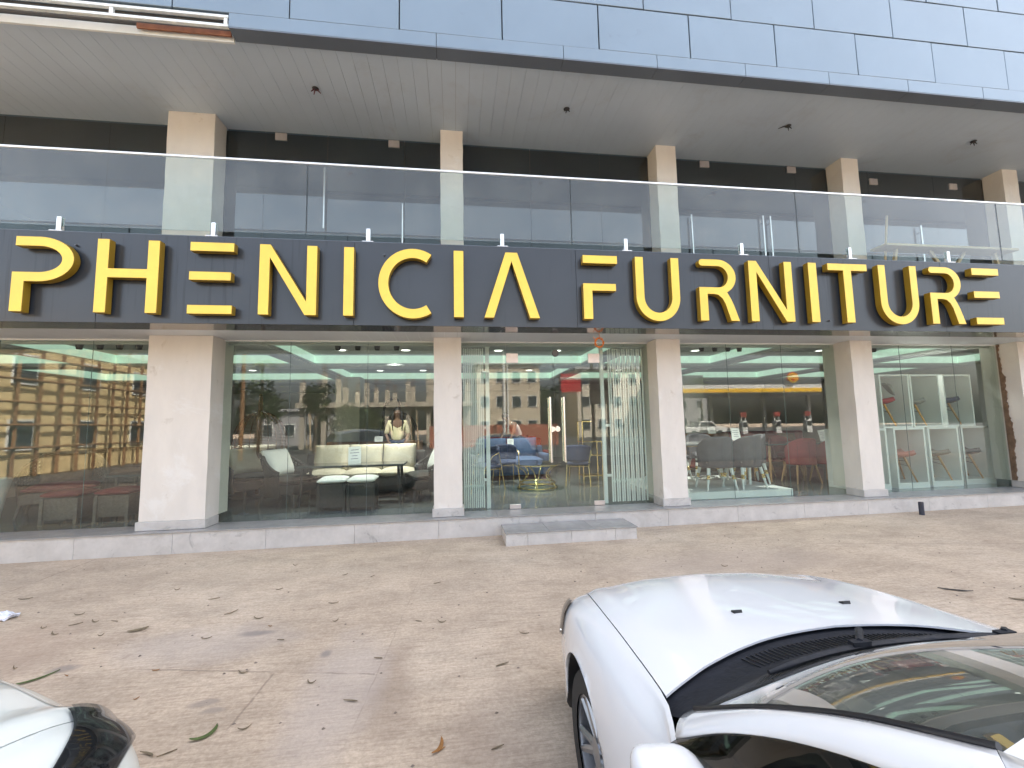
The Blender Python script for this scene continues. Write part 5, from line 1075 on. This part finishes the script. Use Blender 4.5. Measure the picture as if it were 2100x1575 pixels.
# ------------------------------------------------------------------ PEOPLE
def person(label, loc, rz, J, top, bottom, sleeve, hairm, hair_long, extra=None, lean=0):
    """one skinned body; J gives the joints that differ from the standing pose"""
    t = thing('person', label, 'person', loc, rz, None)
    P = dict(pel=(0, 0, .93), wa=(0, .0, 1.05), ch=(0, .0, 1.25), nk=(0, .0, 1.42), hb=(0, -.01, 1.50), hm=(0, -.02, 1.58), ht=(0, -.01, 1.665),
             shL=(.17, 0, 1.37), elL=(.22, .02, 1.10), wrL=(.23, -.06, .87), shR=(-.17, 0, 1.37), elR=(-.22, .02, 1.10), wrR=(-.23, -.06, .87),
             hiL=(.09, 0, .90), knL=(.10, -.02, .50), anL=(.10, .02, .09), toL=(.11, -.15, .03), hiR=(-.09, 0, .90), knR=(-.10, -.02, .50), anR=(-.10, .02, .09), toR=(-.11, -.15, .03))
    P.update(J)
    RR = dict(pel=.13, wa=.115, ch=.135, nk=.055, hb=.062, hm=.088, ht=.062, shL=.06, elL=.042, wrL=.028, shR=.06, elR=.042, wrR=.028, hiL=.088, knL=.058, anL=.038, toL=.032, hiR=.088, knR=.058, anR=.038, toR=.032)
    E_ = [('pel', 'wa'), ('wa', 'ch'), ('ch', 'nk'), ('nk', 'hb'), ('hb', 'hm'), ('hm', 'ht'), ('ch', 'shL'), ('shL', 'elL'), ('elL', 'wrL'), ('ch', 'shR'), ('shR', 'elR'), ('elR', 'wrR'), ('pel', 'hiL'), ('hiL', 'knL'), ('knL', 'anL'), ('anL', 'toL'), ('pel', 'hiR'), ('hiR', 'knR'), ('knR', 'anR'), ('anR', 'toR')]
    for s in 'LR':
        wv = Vector(P['wr' + s]); d = (wv - Vector(P['el' + s])).normalized(); sd_ = d.cross(Vector((0, 1, 0)));
        sd_ = sd_.normalized() if sd_.length > .1 else d.cross(Vector((1, 0, 0))).normalized(); fwd = d.cross(sd_)
        P['pa' + s] = tuple(wv + d * .075); RR['pa' + s] = .030; E_.append(('wr' + s, 'pa' + s))
        for k, (o_, l) in enumerate([(-.030, .066), (-.010, .078), (.010, .073), (.030, .058)]):
            a = f'f{k}a{s}'; b = f'f{k}b{s}'; P[a] = tuple(wv + d * (.085 + l * .5) + fwd * o_ * 1.1 + sd_ * .004); P[b] = tuple(wv + d * (.085 + l) + fwd * o_ * 1.1 + sd_ * .022); RR[a] = .0095; RR[b] = .008; E_ += [('pa' + s, a), (a, b)]
        a = f'ta{s}'; b = f'tb{s}'; P[a] = tuple(wv + d * .055 - fwd * .045 + sd_ * .01); P[b] = tuple(wv + d * .09 - fwd * .058 + sd_ * .02); RR[a] = .011; RR[b] = .009; E_ += [('pa' + s, a), (a, b)]
    def skin(name, names, scale, m, edges=None):
        names = list(names); idx = {n: i for i, n in enumerate(names)}
        me = bpy.data.meshes.new(name); me.from_pydata([P[n] for n in names], [(idx[a], idx[b]) for a, b in E_ if a in idx and b in idx], []); me.materials.append(m)
        o = bpy.data.objects.new(name, me); COL.objects.link(o); o.parent = t
        md = o.modifiers.new('skin', 'SKIN'); md.use_smooth_shade = True
        for i, n in enumerate(names): r = RR[n] * scale(n) if callable(scale) else RR[n] * scale; me.skin_vertices[0].data[i].radius = (r, r * (.80 if n in ('pel', 'wa', 'ch') else 1.0)); me.skin_vertices[0].data[i].use_root = (i == 0)
        ms = o.modifiers.new('sub', 'SUBSURF'); ms.levels = 1; ms.render_levels = 2
        return o
    skin('body', P.keys(), 1.0, G['skin'])
    skin('shirt', ['pel', 'wa', 'ch', 'shL', 'shR'] + (['elL', 'elR'] if sleeve else []), 1.17, top)
    skin('trousers', ['pel', 'hiL', 'knL', 'anL', 'hiR', 'knR', 'anR'], 1.2, bottom)
    hm = Vector(P['hm']); ax = (Vector(P['ht']) - Vector(P['hb'])).normalized(); fr = Vector((0, -1, 0)); fr = (fr - ax * fr.dot(ax)).normalized(); sdv = ax.cross(fr)
    mb = MB(); q = []
    for j in range(9):
        for i in range(16):
            th = math.pi * j / 8 * .62; ph = 2 * math.pi * i / 16; v = ax * math.cos(th) * .118 + (fr * math.cos(ph) * .098 + sdv * math.sin(ph) * .094) * math.sin(th) * 1.03; c_ = hm + ax * .012 - fr * .016; q.append(c_ + v - (fr * .03 if math.cos(ph) > .3 else Vector((0, 0, 0))) * math.sin(th))
    mb.add(q, [(j * 16 + i, (j + 1) * 16 + i, (j + 1) * 16 + (i + 1) % 16, j * 16 + (i + 1) % 16) for j in range(8) for i in range(16)])
    if hair_long:
        for k in range(26):
            a = R(60 + 240 * k / 25); d = fr * math.cos(a) + sdv * math.sin(a); p0 = hm + d * .095 + ax * .03; mb.tube([p0, p0 + d * .015 - Vector((0, 0, .12)), p0 + d * .03 - Vector((0, 0, .26)), p0 + d * .01 + fr * .03 - Vector((0, 0, .38 + .05 * (k % 3)))], [.014, .014, .012, .006], 6)
    loc_build(mb, 'hair', hairm, t, smooth=180)
    for s in (-1, 1):
        mb = MB(); e = hm + fr * .088 + sdv * .033 * s + ax * .012; mb.blob(tuple(e), (.012, .008, .007), 8, 6); loc_build(mb, 'eye', G['paper'], t, smooth=180)
    mb = MB(); e = hm + fr * .098 - ax * .012; mb.tube([hm + fr * .088 + ax * .02, e, hm + fr * .088 - ax * .02], [.006, .014, .008], 6); loc_build(mb, 'nose', G['skin'], t, smooth=180)
    mb = MB(); mb.tube([hm + fr * .083 - ax * .042 + sdv * .026, hm + fr * .094 - ax * .042, hm + fr * .083 - ax * .042 - sdv * .026], [.004, .008, .004], 6); loc_build(mb, 'mouth', mat('dark_lip', (.12, .04, .035), .5), t, smooth=180)
    for s in (-1, 1): mb = MB(); e = hm + sdv * s * .092 - fr * .01; mb.blob(tuple(e), (.012, .02, .03), 8, 6); loc_build(mb, 'ear', G['skin'], t, smooth=180)
    return t
person('woman with long dark braids and pale yellow top standing behind the cream sofa', (-1.28, 9.75, FL), R(8), dict(elL=(.24, .02, 1.10), wrL=(.16, -.16, .93), elR=(-.24, .02, 1.10), wrR=(-.16, -.16, .93)), G['yshirt'], G['jeans'], True, G['hair'], True)
person('man in a white shirt with red sleeves bending over the red sofa', (1.62, 10.98, FL), R(-55),
    dict(wa=(0, -.08, 1.05), ch=(0, -.24, 1.22), nk=(0, -.36, 1.34), hb=(0, -.41, 1.39), hm=(0, -.47, 1.44), ht=(0, -.52, 1.51), shL=(.17, -.30, 1.30), shR=(-.17, -.30, 1.30), elL=(.20, -.40, 1.04), elR=(-.20, -.40, 1.04), wrL=(.17, -.52, .84), wrR=(-.17, -.52, .84)), G['wshirt'], G['jeans'], False, G['hair'], False)
# ------------------------------------------------------------------ ACROSS THE STREET (seen mirrored in the shop glass)
def g0(x, y): return gz(x, y)
yel = mat('ochre_render', (.66, .52, .27), .85, 0, .12, .8); brn = mat('brown_scaffold_pole', (.20, .11, .05), .8, 0, .3, 5); wdk = mat('dark_window_pane', (.04, .05, .06), .15); conc = mat('raw_concrete', (.42, .38, .31), .9, 0, .18, 1.5, .3, 8); bge = mat('beige_render', (.56, .49, .37), .85, 0, .1, .7); gry = mat('grey_render', (.36, .36, .37), .85, 0, .1, .7); rebar = mat('rusty_rebar', (.14, .08, .05), .8, 0, .3, 20)
# ochre building behind a pole grid, to the left
b = thing('ochre_building', 'ochre two storey building behind a grid of brown scaffold poles, mirrored in the leftmost window', 'building', (-25, -12, -.3))
mb = MB(); mb.box(-32, -19.6, -21, -3.0, -.4, 6.0); mb.build('wall', yel, b); mb = MB(); mb.box(-32.3, -19.3, -21.3, -2.7, 6.001, 6.3); mb.build('roof', gry, b)
for y in (-5.2, -9.0, -12.6, -16.2, -19.4):
    for z in (.7, 3.7):
        mb = MB(); mb.box(-19.62, -19.54, y - .6, y + .6, z + .1, z + 1.5); wn = mb.build('window', G['whitesteel'], b); mb = MB(); mb.box(-19.539, -19.53, y - .52, y + .52, z + .18, z + 1.42); mb.build('pane', wdk, wn)
t = thing('scaffolding', 'brown wooden pole scaffolding in front of the ochre building', 'scaffolding', (-18.8, -12, -.3))
for y in np.arange(-20.6, -3, 1.05): mb = MB(); mb.tube([(-18.9, y, -.35), (-18.88, y + .06, 6.2)], .075, 6); mb.build('upright_pole', brn, t)
for z in (.9, 1.9, 2.9, 3.9, 4.9, 5.8): mb = MB(); mb.tube([(-18.8, -21, z), (-18.8, -2.8, z + .06)], .06, 6); mb.build('cross_pole', brn, t)
# concrete frame under construction
b = thing('construction_frame', 'unfinished concrete building with bare columns and props, mirrored in the second window', 'building', (-6, -30, -.3))
mb = MB(); mb.box(-14, 1.5, -38, -26.6, 3.3, 3.75); mb.build('slab', conc, b)
for i, x in enumerate(np.arange(-13.6, 1.6, 1.85)):
    for y in (-27.2, -32):
        mb = MB(); mb.box(x - .18, x + .18, y - .18, y + .18, -.35, 3.299); mb.build('column', conc, b)
        hh = (5.6, 6.4, 5.1, 5.5, 4.9)[i % 5]; mb = MB(); mb.box(x - .2, x + .2, y - .2, y + .2, 3.751, hh); c = mb.build('column', conc, b)
        mb = MB()
        for dx in (-.14, -.05, .05, .14): mb.tube([(x + dx, y - .1, hh - .1), (x + dx, y - .1, hh + 1.0)], .012, 4); mb.tube([(x + dx, y + .1, hh - .1), (x + dx, y + .1, hh + .9)], .012, 4)
        mb.build('rebar', rebar, c)
rnd = random.Random(5)
for i in range(34):
    x = rnd.uniform(-13.5, 1.2); y = rnd.uniform(-31, -26.8); mb = MB(); mb.tube([(x, y, -.35), (x + rnd.uniform(-.35, .35), y, 3.3)], .05, 5); mb.build('prop', G['pale_wood'], b)
t = tag(MB().box(-2.2, 9.0, -24.2, -24.0, -.4, 1.5).build('brick_wall', mat('red_brick_wall', (.38, .13, .08), .85, 0, .25, 3)), 'low red brick boundary wall across the street', 'wall')
# blocks of flats
def block(name, label, x0, x1, y0, y1, z1, m, nx, nz):
    b = thing(name, label, 'building', ((x0 + x1) / 2, y1, -.3)); mb = MB(); mb.box(x0, x1, y0, y1, -.4, z1); mb.build('wall', m, b); mb = MB(); mb.box(x0 - .3, x1 + .3, y0 - .3, y1 + .3, z1 + .001, z1 + .3); mb.build('roof', gry, b)
    for i in range(nx):
        for k in range(nz):
            x = x0 + (x1 - x0) * (i + .5) / nx; z = .6 + k * 2.9; mb = MB(); mb.box(x - .55, x + .55, y1 - .02, y1 + .05, z, z + 1.4); wn = mb.build('window', G['whitesteel'], b); mb = MB(); mb.box(x - .47, x + .47, y1 + .051, y1 + .06, z + .08, z + 1.32); mb.build('pane', wdk, wn)
block('apartment_block', 'beige three storey block of flats mirrored in the left half of the entrance doors', 2.5, 10.0, -47, -37, 8.6, bge, 4, 3)
block('apartment_block', 'pale three storey house mirrored beside the right folded grille', 15.5, 24, -50, -40, 8.4, mat('cream_render', (.6, .55, .45), .85, 0, .1, .7), 4, 3)
block('grey_house', 'grey two storey house behind the petrol station', 28, 42, -64, -54, 6.2, gry, 5, 2)
block('low_house', 'low beige house far to the left beyond the trees', -22, -15, -46, -38, 3.4, gry, 3, 1)
# petrol station
b = thing('petrol_station', 'petrol station canopy with yellow and white band, mirrored in the fourth window', 'petrol station', (36, -38, -.3))
mb = MB(); mb.box(24, 52, -48, -36.6, 4.9, 5.95); mb.build('canopy', G['whitesteel'], b); mb = MB(); mb.box(23.95, 52.05, -36.6, -36.54, 5.0, 5.45); mb.build('yellow_band', mat('station_yellow', (.85, .52, .03), .4), b)
for x in (27, 35, 43, 50): mb = MB(); mb.box(x - .2, x + .2, -42.2, -41.8, -.4, 4.899); mb.build('canopy_post', G['whitesteel'], b)
t = thing('shell_emblem', 'yellow scallop emblem with red outline standing on the station canopy', 'emblem', (43.0, -36.4, 5.4))
def fan(r, n=24): return [(43.0 + r * math.cos(R(-20 + 220 * i / n)) * (1 + .04 * abs(math.sin(i * 1.5))), 6.75 + r * .95 * math.sin(R(-20 + 220 * i / n))) for i in range(n + 1)] + [(42.75, 6.15), (43.25, 6.15)]
mb = MB(); mb.prism(fan(0.80)[::-1], -36.40, -36.30); mb.build('outline', mat('emblem_red', (.6, .03, .02), .4), t); mb = MB(); mb.prism(fan(.70)[::-1], -36.31, -36.24); mb.build('fan', MATS['station_yellow'], t)
mb = MB()
for i in range(7): a = R(15 + 25 * i); mb.tube([(43.0, -36.23, 6.25), (43.0 + .68 * math.cos(a), -36.23, 6.75 + .64 * math.sin(a))], .025, 4)
mb.build('ridges', MATS['emblem_red'], t)
for i, x in enumerate((36.5, 41.2, 45.6)):
    t = thing('fuel_pump', ['fuel pump with red and white head, left of the three', 'fuel pump with red and white head, middle of the three', 'fuel pump with red and white head, right of the three'][i], 'fuel pump', (x, -37.5, -.3), 0, 'fuel pumps under the canopy')
    mb = MB(); mb.box(-.38, .38, -.35, .35, 0, 1.65); loc_build(mb, 'cabinet', G['whitesteel'], t, bevel=.05); mb = MB(); mb.box(-.42, .42, -.2, .2, 2.15, 2.75); loc_build(mb, 'head', mat('pump_red', (.28, .05, .04), .4), t, bevel=.04); mb = MB(); mb.box(-.36, -.28, -.1, .1, 1.65, 2.15); mb.box(.28, .36, -.1, .1, 1.65, 2.15); loc_build(mb, 'bracket', G['whitesteel'], t)
    mb = MB(); mb.box(-.30, .30, .351, .37, .9, 1.5); loc_build(mb, 'display', G['black'], t); mb = MB(); mb.tube([(.38, .1, 1.5), (.62, .2, .8), (.42, .2, .5)], .03, 6); loc_build(mb, 'hose', G['black'], t)
# white pickup on the far side of the street
t = thing('white_pickup', 'white double cab pickup parked across the street, mirrored in the fourth window', 'pickup', (27.2, -31.5, g0(27, -31) + .005), 0)
mb = MB(); mb.prism([(-2.4, .55), (2.35, .50), (2.45, .75), (2.40, 1.0), (1.35, 1.15), (.65, 1.72), (-.75, 1.75), (-.95, 1.12), (-2.45, 1.12)][::-1] if False else [(-2.4, .55), (2.35, .50), (2.45, .75), (2.40, 1.0), (1.35, 1.15), (.65, 1.72), (-.75, 1.75), (-.95, 1.12), (-2.45, 1.12)], -.85, .85); loc_build(mb, 'body', G['whitesteel'], t, bevel=.06)
for s in (-1, 1):
    for poly in ([(-.68, 1.18), (.10, 1.18), (.10, 1.64), (-.60, 1.66)], [(.18, 1.18), (1.12, 1.18), (.60, 1.62), (.18, 1.64)]): mb = MB(); mb.prism(poly, s * .853, s * .862); loc_build(mb, 'window', wdk, t)
    mb = MB(); mb.prism([(-.8, .62), (1.1, .62), (1.1, .78), (-.8, .78)], s * .853, s * .865); loc_build(mb, 'door_trim', G['black'], t)
    for x in (-1.5, 1.55):
        mb = MB(); mb.lathe([(.2, -.1), (.37, -.1), (.38, .1), (.2, .1)], (x, s * .80, .38), 20, 'y'); wl = loc_build(mb, 'wheel', G['rubber'], t, smooth=40); mb = MB(); mb.lathe([(.0, -.05), (.22, -.08), (.22, .08), (.0, .05)], (x, s * .82, .38), 16, 'y'); loc_build(mb, 'rim', MATS['alloy_wheel'], wl, smooth=40)
mb = MB(); mb.tube([(-.95, -.7, 1.12), (-1.0, -.7, 1.7), (-1.0, .7, 1.7), (-.95, .7, 1.12)], .04, 6); loc_build(mb, 'roll_bar', G['black'], t)
# billboard back, banner and street lamps
t = thing('billboard', 'dark brown roadside board on two posts, mirrored in the right entrance pane', 'billboard', (10.6, -17, -.3))
mb = MB(); mb.box(9.75, 11.5, -17.1, -16.95, 2.9, 5.3); mb.build('board', mat('dark_brown_board', (.05, .035, .03), .8), t)
for x in (10.0, 11.2): mb = MB(); mb.box(x - .11, x + .11, -17.25, -17.102, -.35, 5.9); mb.build('post', MATS['dark_brown_board'], t)
def text(body, x, y, z, size, m, parent, rz=0):
    c = bpy.data.curves.new('lettering', 'FONT'); c.body = body; c.size = size; c.align_x = 'CENTER'; c.align_y = 'CENTER'; c.extrude = .01
    o = bpy.data.objects.new('tmp', c); COL.objects.link(o); dg = bpy.context.evaluated_depsgraph_get(); me = bpy.data.meshes.new_from_object(o.evaluated_get(dg)); bpy.data.objects.remove(o)
    me.transform(Matrix.Rotation(math.pi, 4, 'Z') @ Matrix.Rotation(R(90), 4, 'X')); me.materials.clear(); me.materials.append(m); q = bpy.data.objects.new('lettering', me); COL.objects.link(q); q.location = Vector((x, y, z)) - root_loc(parent); q.parent = parent; return q
t = thing('banner', 'red NOW OPEN banner on a post across the street', 'banner', (11.1, -27, -.3)); mb = MB(); mb.box(10.1, 12.1, -27.05, -27, 4.5, 6.3); mb.build('cloth', mat('banner_red', (.45, .03, .03), .7), t); mb = MB(); mb.box(10.0, 10.1, -27.08, -27, -.35, 6.4); mb.box(12.1, 12.2, -27.08, -27, -.35, 6.4); mb.build('frame', G['dsteel'], t)
text('NOW OPEN!', 11.1, -26.985, 5.85, .36, G['paper'], t)
for i, (x, y, z) in enumerate([(2.55, -9.5, 9.2), (4.4, -23, 10.2)]):
    t = thing('street_lamp', ['grey street lamp on the near kerb across the forecourt', 'grey street lamp farther off beyond the street'][i], 'street lamp', (x, y, g0(x, y)), 0, 'street lamps')
    mb = MB(); mb.lathe([(.10, 0), (.09, 4), (.06, z)], (x, y, g0(x, y)), 12); mb.build('pole', G['whitesteel'], t, smooth=40)
    mb = MB(); mb.tube([(x, y, z - 1.0), (x - .7, y + .1, z - 1.35), (x - 1.3, y + .2, z - 1.9)], .045, 8); mb.tube([(x, y, z - 2.0), (x - .7, y + .1, z - 1.4)], .03, 6); mb.build('arm', G['dsteel'], t, smooth=50)
    mb = MB(); mb.box(x - 1.85, x - 1.25, y, y + .3, z - 2.1, z - 2.0, Matrix.Rotation(R(-18), 3, 'Y')); mb.build('lamp_head', G['dsteel'], t, bevel=.03)
t = thing('utility_pole', 'wooden utility pole carrying wires past the ochre building', 'utility pole', (-13, -15, -.35)); mb = MB(); mb.lathe([(.14, 0), (.10, 8.4)], (-13, -15, -.35), 10); mb.build('pole', brn, t, smooth=40); mb = MB(); mb.box(-13.9, -12.1, -15.06, -14.94, 7.2, 7.32); mb.build('crossarm', brn, t)
mb = MB()
for z in (7.35, 7.0, 6.6):
    for a, b_ in (((-40, -16, z + .3), (-13, -15, z)), ((-13, -15, z), (22, -15.5, z + .2))): mb.tube([tuple(Vector(a) + (Vector(b_) - Vector(a)) * f - Vector((0, 0, 1.6 * f * (1 - f)))) for f in [i / 10 for i in range(11)]], .012, 4)
mb.build('wires', G['black'], t)
# trees
def tree(label, x, y, h, cr, n, seed, kind='leafy'):
    r = random.Random(seed); z0 = g0(x, y); t = thing('palm_tree' if kind == 'palm' else 'leafy_tree', label, 'tree', (x, y, z0), 0, 'trees across the street'); mb = MB(); top = h * (.62 if kind != 'palm' else .95)
    mb.tube([(x, y, z0 - .1), (x + .08, y, z0 + top * .5), (x + .02, y, z0 + top)], [.05 * h * .5, .04 * h * .5, .02 * h * .5], 8)
    if kind == 'leafy':
        for k in range(7): a = k * 2.4; mb.tube([(x, y, z0 + top * (.55 + .06 * k)), (x + cr * .6 * math.cos(a), y + cr * .6 * math.sin(a), z0 + top + h * .04 * k)], [.06, .02], 5)
    mb.build('trunk', mat('tree_bark', (.13, .10, .07), .9, 0, .3, 8), t, smooth=60); mb = MB()
    if kind == 'palm':
        for k in range(16):
            a = 2 * math.pi * k / 16 + r.uniform(-.1, .1); e = r.uniform(-.2, .9); L_ = cr * r.uniform(.85, 1.1); sp = [Vector((x, y, z0 + top)) + Vector((math.cos(a) * L_ * f, math.sin(a) * L_ * f, L_ * (e * f - .9 * f * f))) for f in [i / 10 for i in range(11)]]
            for i in range(1, 11):
                for s in (-1, 1): d = (sp[i] - sp[i - 1]).normalized(); sd_ = Vector((-math.sin(a), math.cos(a), 0)) * s; tip = sp[i] + (sd_ * .55 + d * .35 - Vector((0, 0, .25))) * L_ * .30 * (1 - .06 * i); w_ = d * L_ * .03; mb.add([sp[i] - w_, sp[i] + w_, tip], [(0, 1, 2)])
    else:
        C = [(x + r.uniform(-1, 1) * cr * .75, y + r.uniform(-1, 1) * cr * .75, z0 + h * r.uniform(.42, .95), cr * r.uniform(.25, .5)) for _ in range(14)]
        for _ in range(n):
            c = C[r.randrange(14)]; v = Vector((r.gauss(0, 1), r.gauss(0, 1), r.gauss(0, .8))).normalized() * c[3] * r.uniform(.5, 1.05); p = Vector(c[:3]) + v; s = r.uniform(.09, .2) * (cr / 2.2) ** .5; a = Vector((r.gauss(0, 1), r.gauss(0, 1), r.gauss(0, 1))).normalized() * s; b2 = a.orthogonal().normalized() * s * .55; mb.add([p - a, p + b2, p + a, p - b2], [(0, 1, 2, 3)])
    mb.build('crown', mat('foliage', (.10, .14, .05), .7, 0, .45, 1.5), t, fix=False)
tree('bushy green tree mirrored at the left of the second window', -16.5, -25, 6.0, 2.4, 1800, 1); tree('slim leafy tree in front of the unfinished building', -10.6, -21, 6.0, 1.3, 1300, 2); tree('low spreading shrub like tree under the unfinished slab', -8.4, -23.5, 3.4, 2.4, 1600, 3)
tree('palm tree behind the petrol station canopy', 38.5, -50, 8.6, 2.4, 0, 4, 'palm'); tree('dark leafy tree far behind the flats', 13, -50, 7.5, 3.2, 1800, 5); tree('tall palm by the ochre building', -17.0, -27, 8.2, 2.3, 0, 6, 'palm')

# ------------------------------------------------------------------ LEAVES AND LITTER ON THE FORECOURT
def leaf_mesh(L_, wd, bend, m, name):
    mb = MB(); n = 9; pts_ = []
    for i in range(n + 1):
        f = i / n; a = bend * (f - .5); x = L_ * (f - .5) if abs(bend) < .01 else L_ / bend * math.sin(a); y = 0 if abs(bend) < .01 else L_ / bend * (1 - math.cos(a)); wv = wd * math.sin(math.pi * min(1, f * .96 + .04)) ** .7; nx, ny = -math.sin(a), math.cos(a); z = .004 + .010 * abs(2 * f - 1) ** 2 * (1 if bend > 1 else .5)
        pts_.append([(x + nx * wv / 2, y + ny * wv / 2, z + .004), (x, y, z), (x - nx * wv / 2, y - ny * wv / 2, z + .004)])
    v = [p for q in pts_ for p in q]; mb.add(v, [(i * 3 + k, i * 3 + k + 1, i * 3 + 4 + k, i * 3 + 3 + k) for i in range(n) for k in (0, 1)])
    return mb.build(name, m, None, solid=.0012)
protos = [leaf_mesh(.13, .016, 1.2, G['leaf'], 'fallen_leaf'), leaf_mesh(.10, .012, 2.4, G['leaf'], 'fallen_leaf'), leaf_mesh(.16, .014, .7, G['leaf'], 'fallen_leaf'), leaf_mesh(.07, .012, 1.6, G['oleaf'], 'fallen_leaf')]
LAB = ['slender dry brown leaf lying curved on the concrete', 'small dry leaf curled into a hook on the concrete', 'long thin dry leaf lying nearly straight on the concrete', 'short orange brown leaf lying on the concrete']
spots = [(-4.17, 4.92), (-3.34, 4.45), (-3.44, 4.23), (-3.21, 4.26), (-3.09, 4.28), (-3.25, 4.1), (-2.84, 4.01), (-3.09, 3.61), (-2.63, 3.45), (-2.06, 3.42), (-2.8, 4.89), (-1.95, 3.82), (-1.98, 4.26), (-1.76, 4.72), (-1.35, 3.7), (-1.13, 4.3), (-1.01, 3.94), (-1.45, 3.29), (-1.98, 3.11), (-1.18, 2.73), (-1.59, 2.62), (-1.5, 2.61), (-.31, 3.82), (-.13, 3.77), (.52, 3.48), (.2, 2.38), (-.55, 3.32), (-.09, 2.41), (-.64, 2.88), (.3, 3.1), (-2.9, 4.26), (-1.53, 3.94), (-1.86, 5.41), (-2.3, 4.6), (-.9, 4.9), (-1.2, 5.0), (-3.9, 4.2), (-1.7, 4.1), (-.95, 3.1), (-.2, 4.6), (2.9, 4.5)]
rnd = random.Random(11); used = [0] * 4
for i, (x, y) in enumerate(spots):
    k = 3 if i in (8, 9, 27, 31, 18) else (1 if i % 4 == 2 else (2 if i % 3 == 0 else 0)); p = protos[k]
    o = p if not used[k] else p.copy()
    if used[k]: COL.objects.link(o)
    used[k] = 1; o.location = (x, y, gz(x, y)); o.rotation_euler = (0, 0, rnd.uniform(-.6, .9) + (math.pi if rnd.random() < .5 else 0)); s = rnd.uniform(.45, .8); o.scale = (s, s, 1)
    tag(o, LAB[k], 'leaf', ['curved dry leaves on the forecourt', 'hooked dry leaves on the forecourt', 'straight dry leaves on the forecourt', 'orange dry leaves on the forecourt'][k])
for (x, y, rz, m, L_, wd, bd, lab) in [(-2.81, 3.44, .75, G['gleaf'], .24, .026, .9, 'long green leaf in front of the parked SUV at left'), (-1.36, 2.71, .9, G['gleaf'], .17, .030, 2.2, 'green curled leaf on the concrete near the bottom edge'), (-.09, 2.43, 1.2, G['oleaf'], .13, .022, 1.4, 'orange yellow curled leaf near the bottom middle of the forecourt'), (-2.60, 4.06, .5, G['leaf'], .14, .05, .8, 'broad folded brown leaf among the slender ones at left'), (4.60, 3.57, -.5, G['black'], .26, .03, .4, 'black twig like scrap on the concrete to the right of the white hood'), (4.95, 3.3, -.4, G['leaf'], .22, .03, .6, 'dry brown leaf by the right edge beyond the white hood')]:
    o = leaf_mesh(L_, wd, bd, m, 'fallen_leaf'); o.location = (x, y, gz(x, y)); o.rotation_euler = (0, 0, rz); tag(o, lab, 'leaf')
rnd = random.Random(9); mb = MB(); mb.blob((0, 0, .03), (.09, .06, .035), 14, 9); mb.v = [(a + rnd.uniform(-.02, .02), b_ + rnd.uniform(-.018, .018), max(.002, c + rnd.uniform(-.014, .014))) for a, b_, c in mb.v]
o = mb.build('crumpled_wrapper', mat('white_blue_plastic', (.70, .72, .80), .4, 0, .25, 30), None); o.location = (-3.95, 4.48, gz(-3.95, 4.48)); tag(o, 'crumpled white plastic wrapper lying at the left edge of the forecourt', 'litter')
rnd = random.Random(21); mb = MB()
for _ in range(260):
    x = rnd.uniform(-5.5, 6); y = rnd.uniform(2.2, 6.0); z = gz(x, y); s = rnd.uniform(.004, .012); mb.add([(x - s, y, z + .001), (x, y - s * .8, z + .001), (x + s * 1.2, y + .001, z + .002), (x, y + s, z + .003), (x, y, z + s * .9)], [(0, 1, 4), (1, 2, 4), (2, 3, 4), (3, 0, 4)])
tag(mb.build('grit', mat('grit_crumbs', (.20, .16, .13), .9, 0, .5, 40), None), 'fine grit and leaf crumbs scattered over the concrete', None, None, 'stuff')
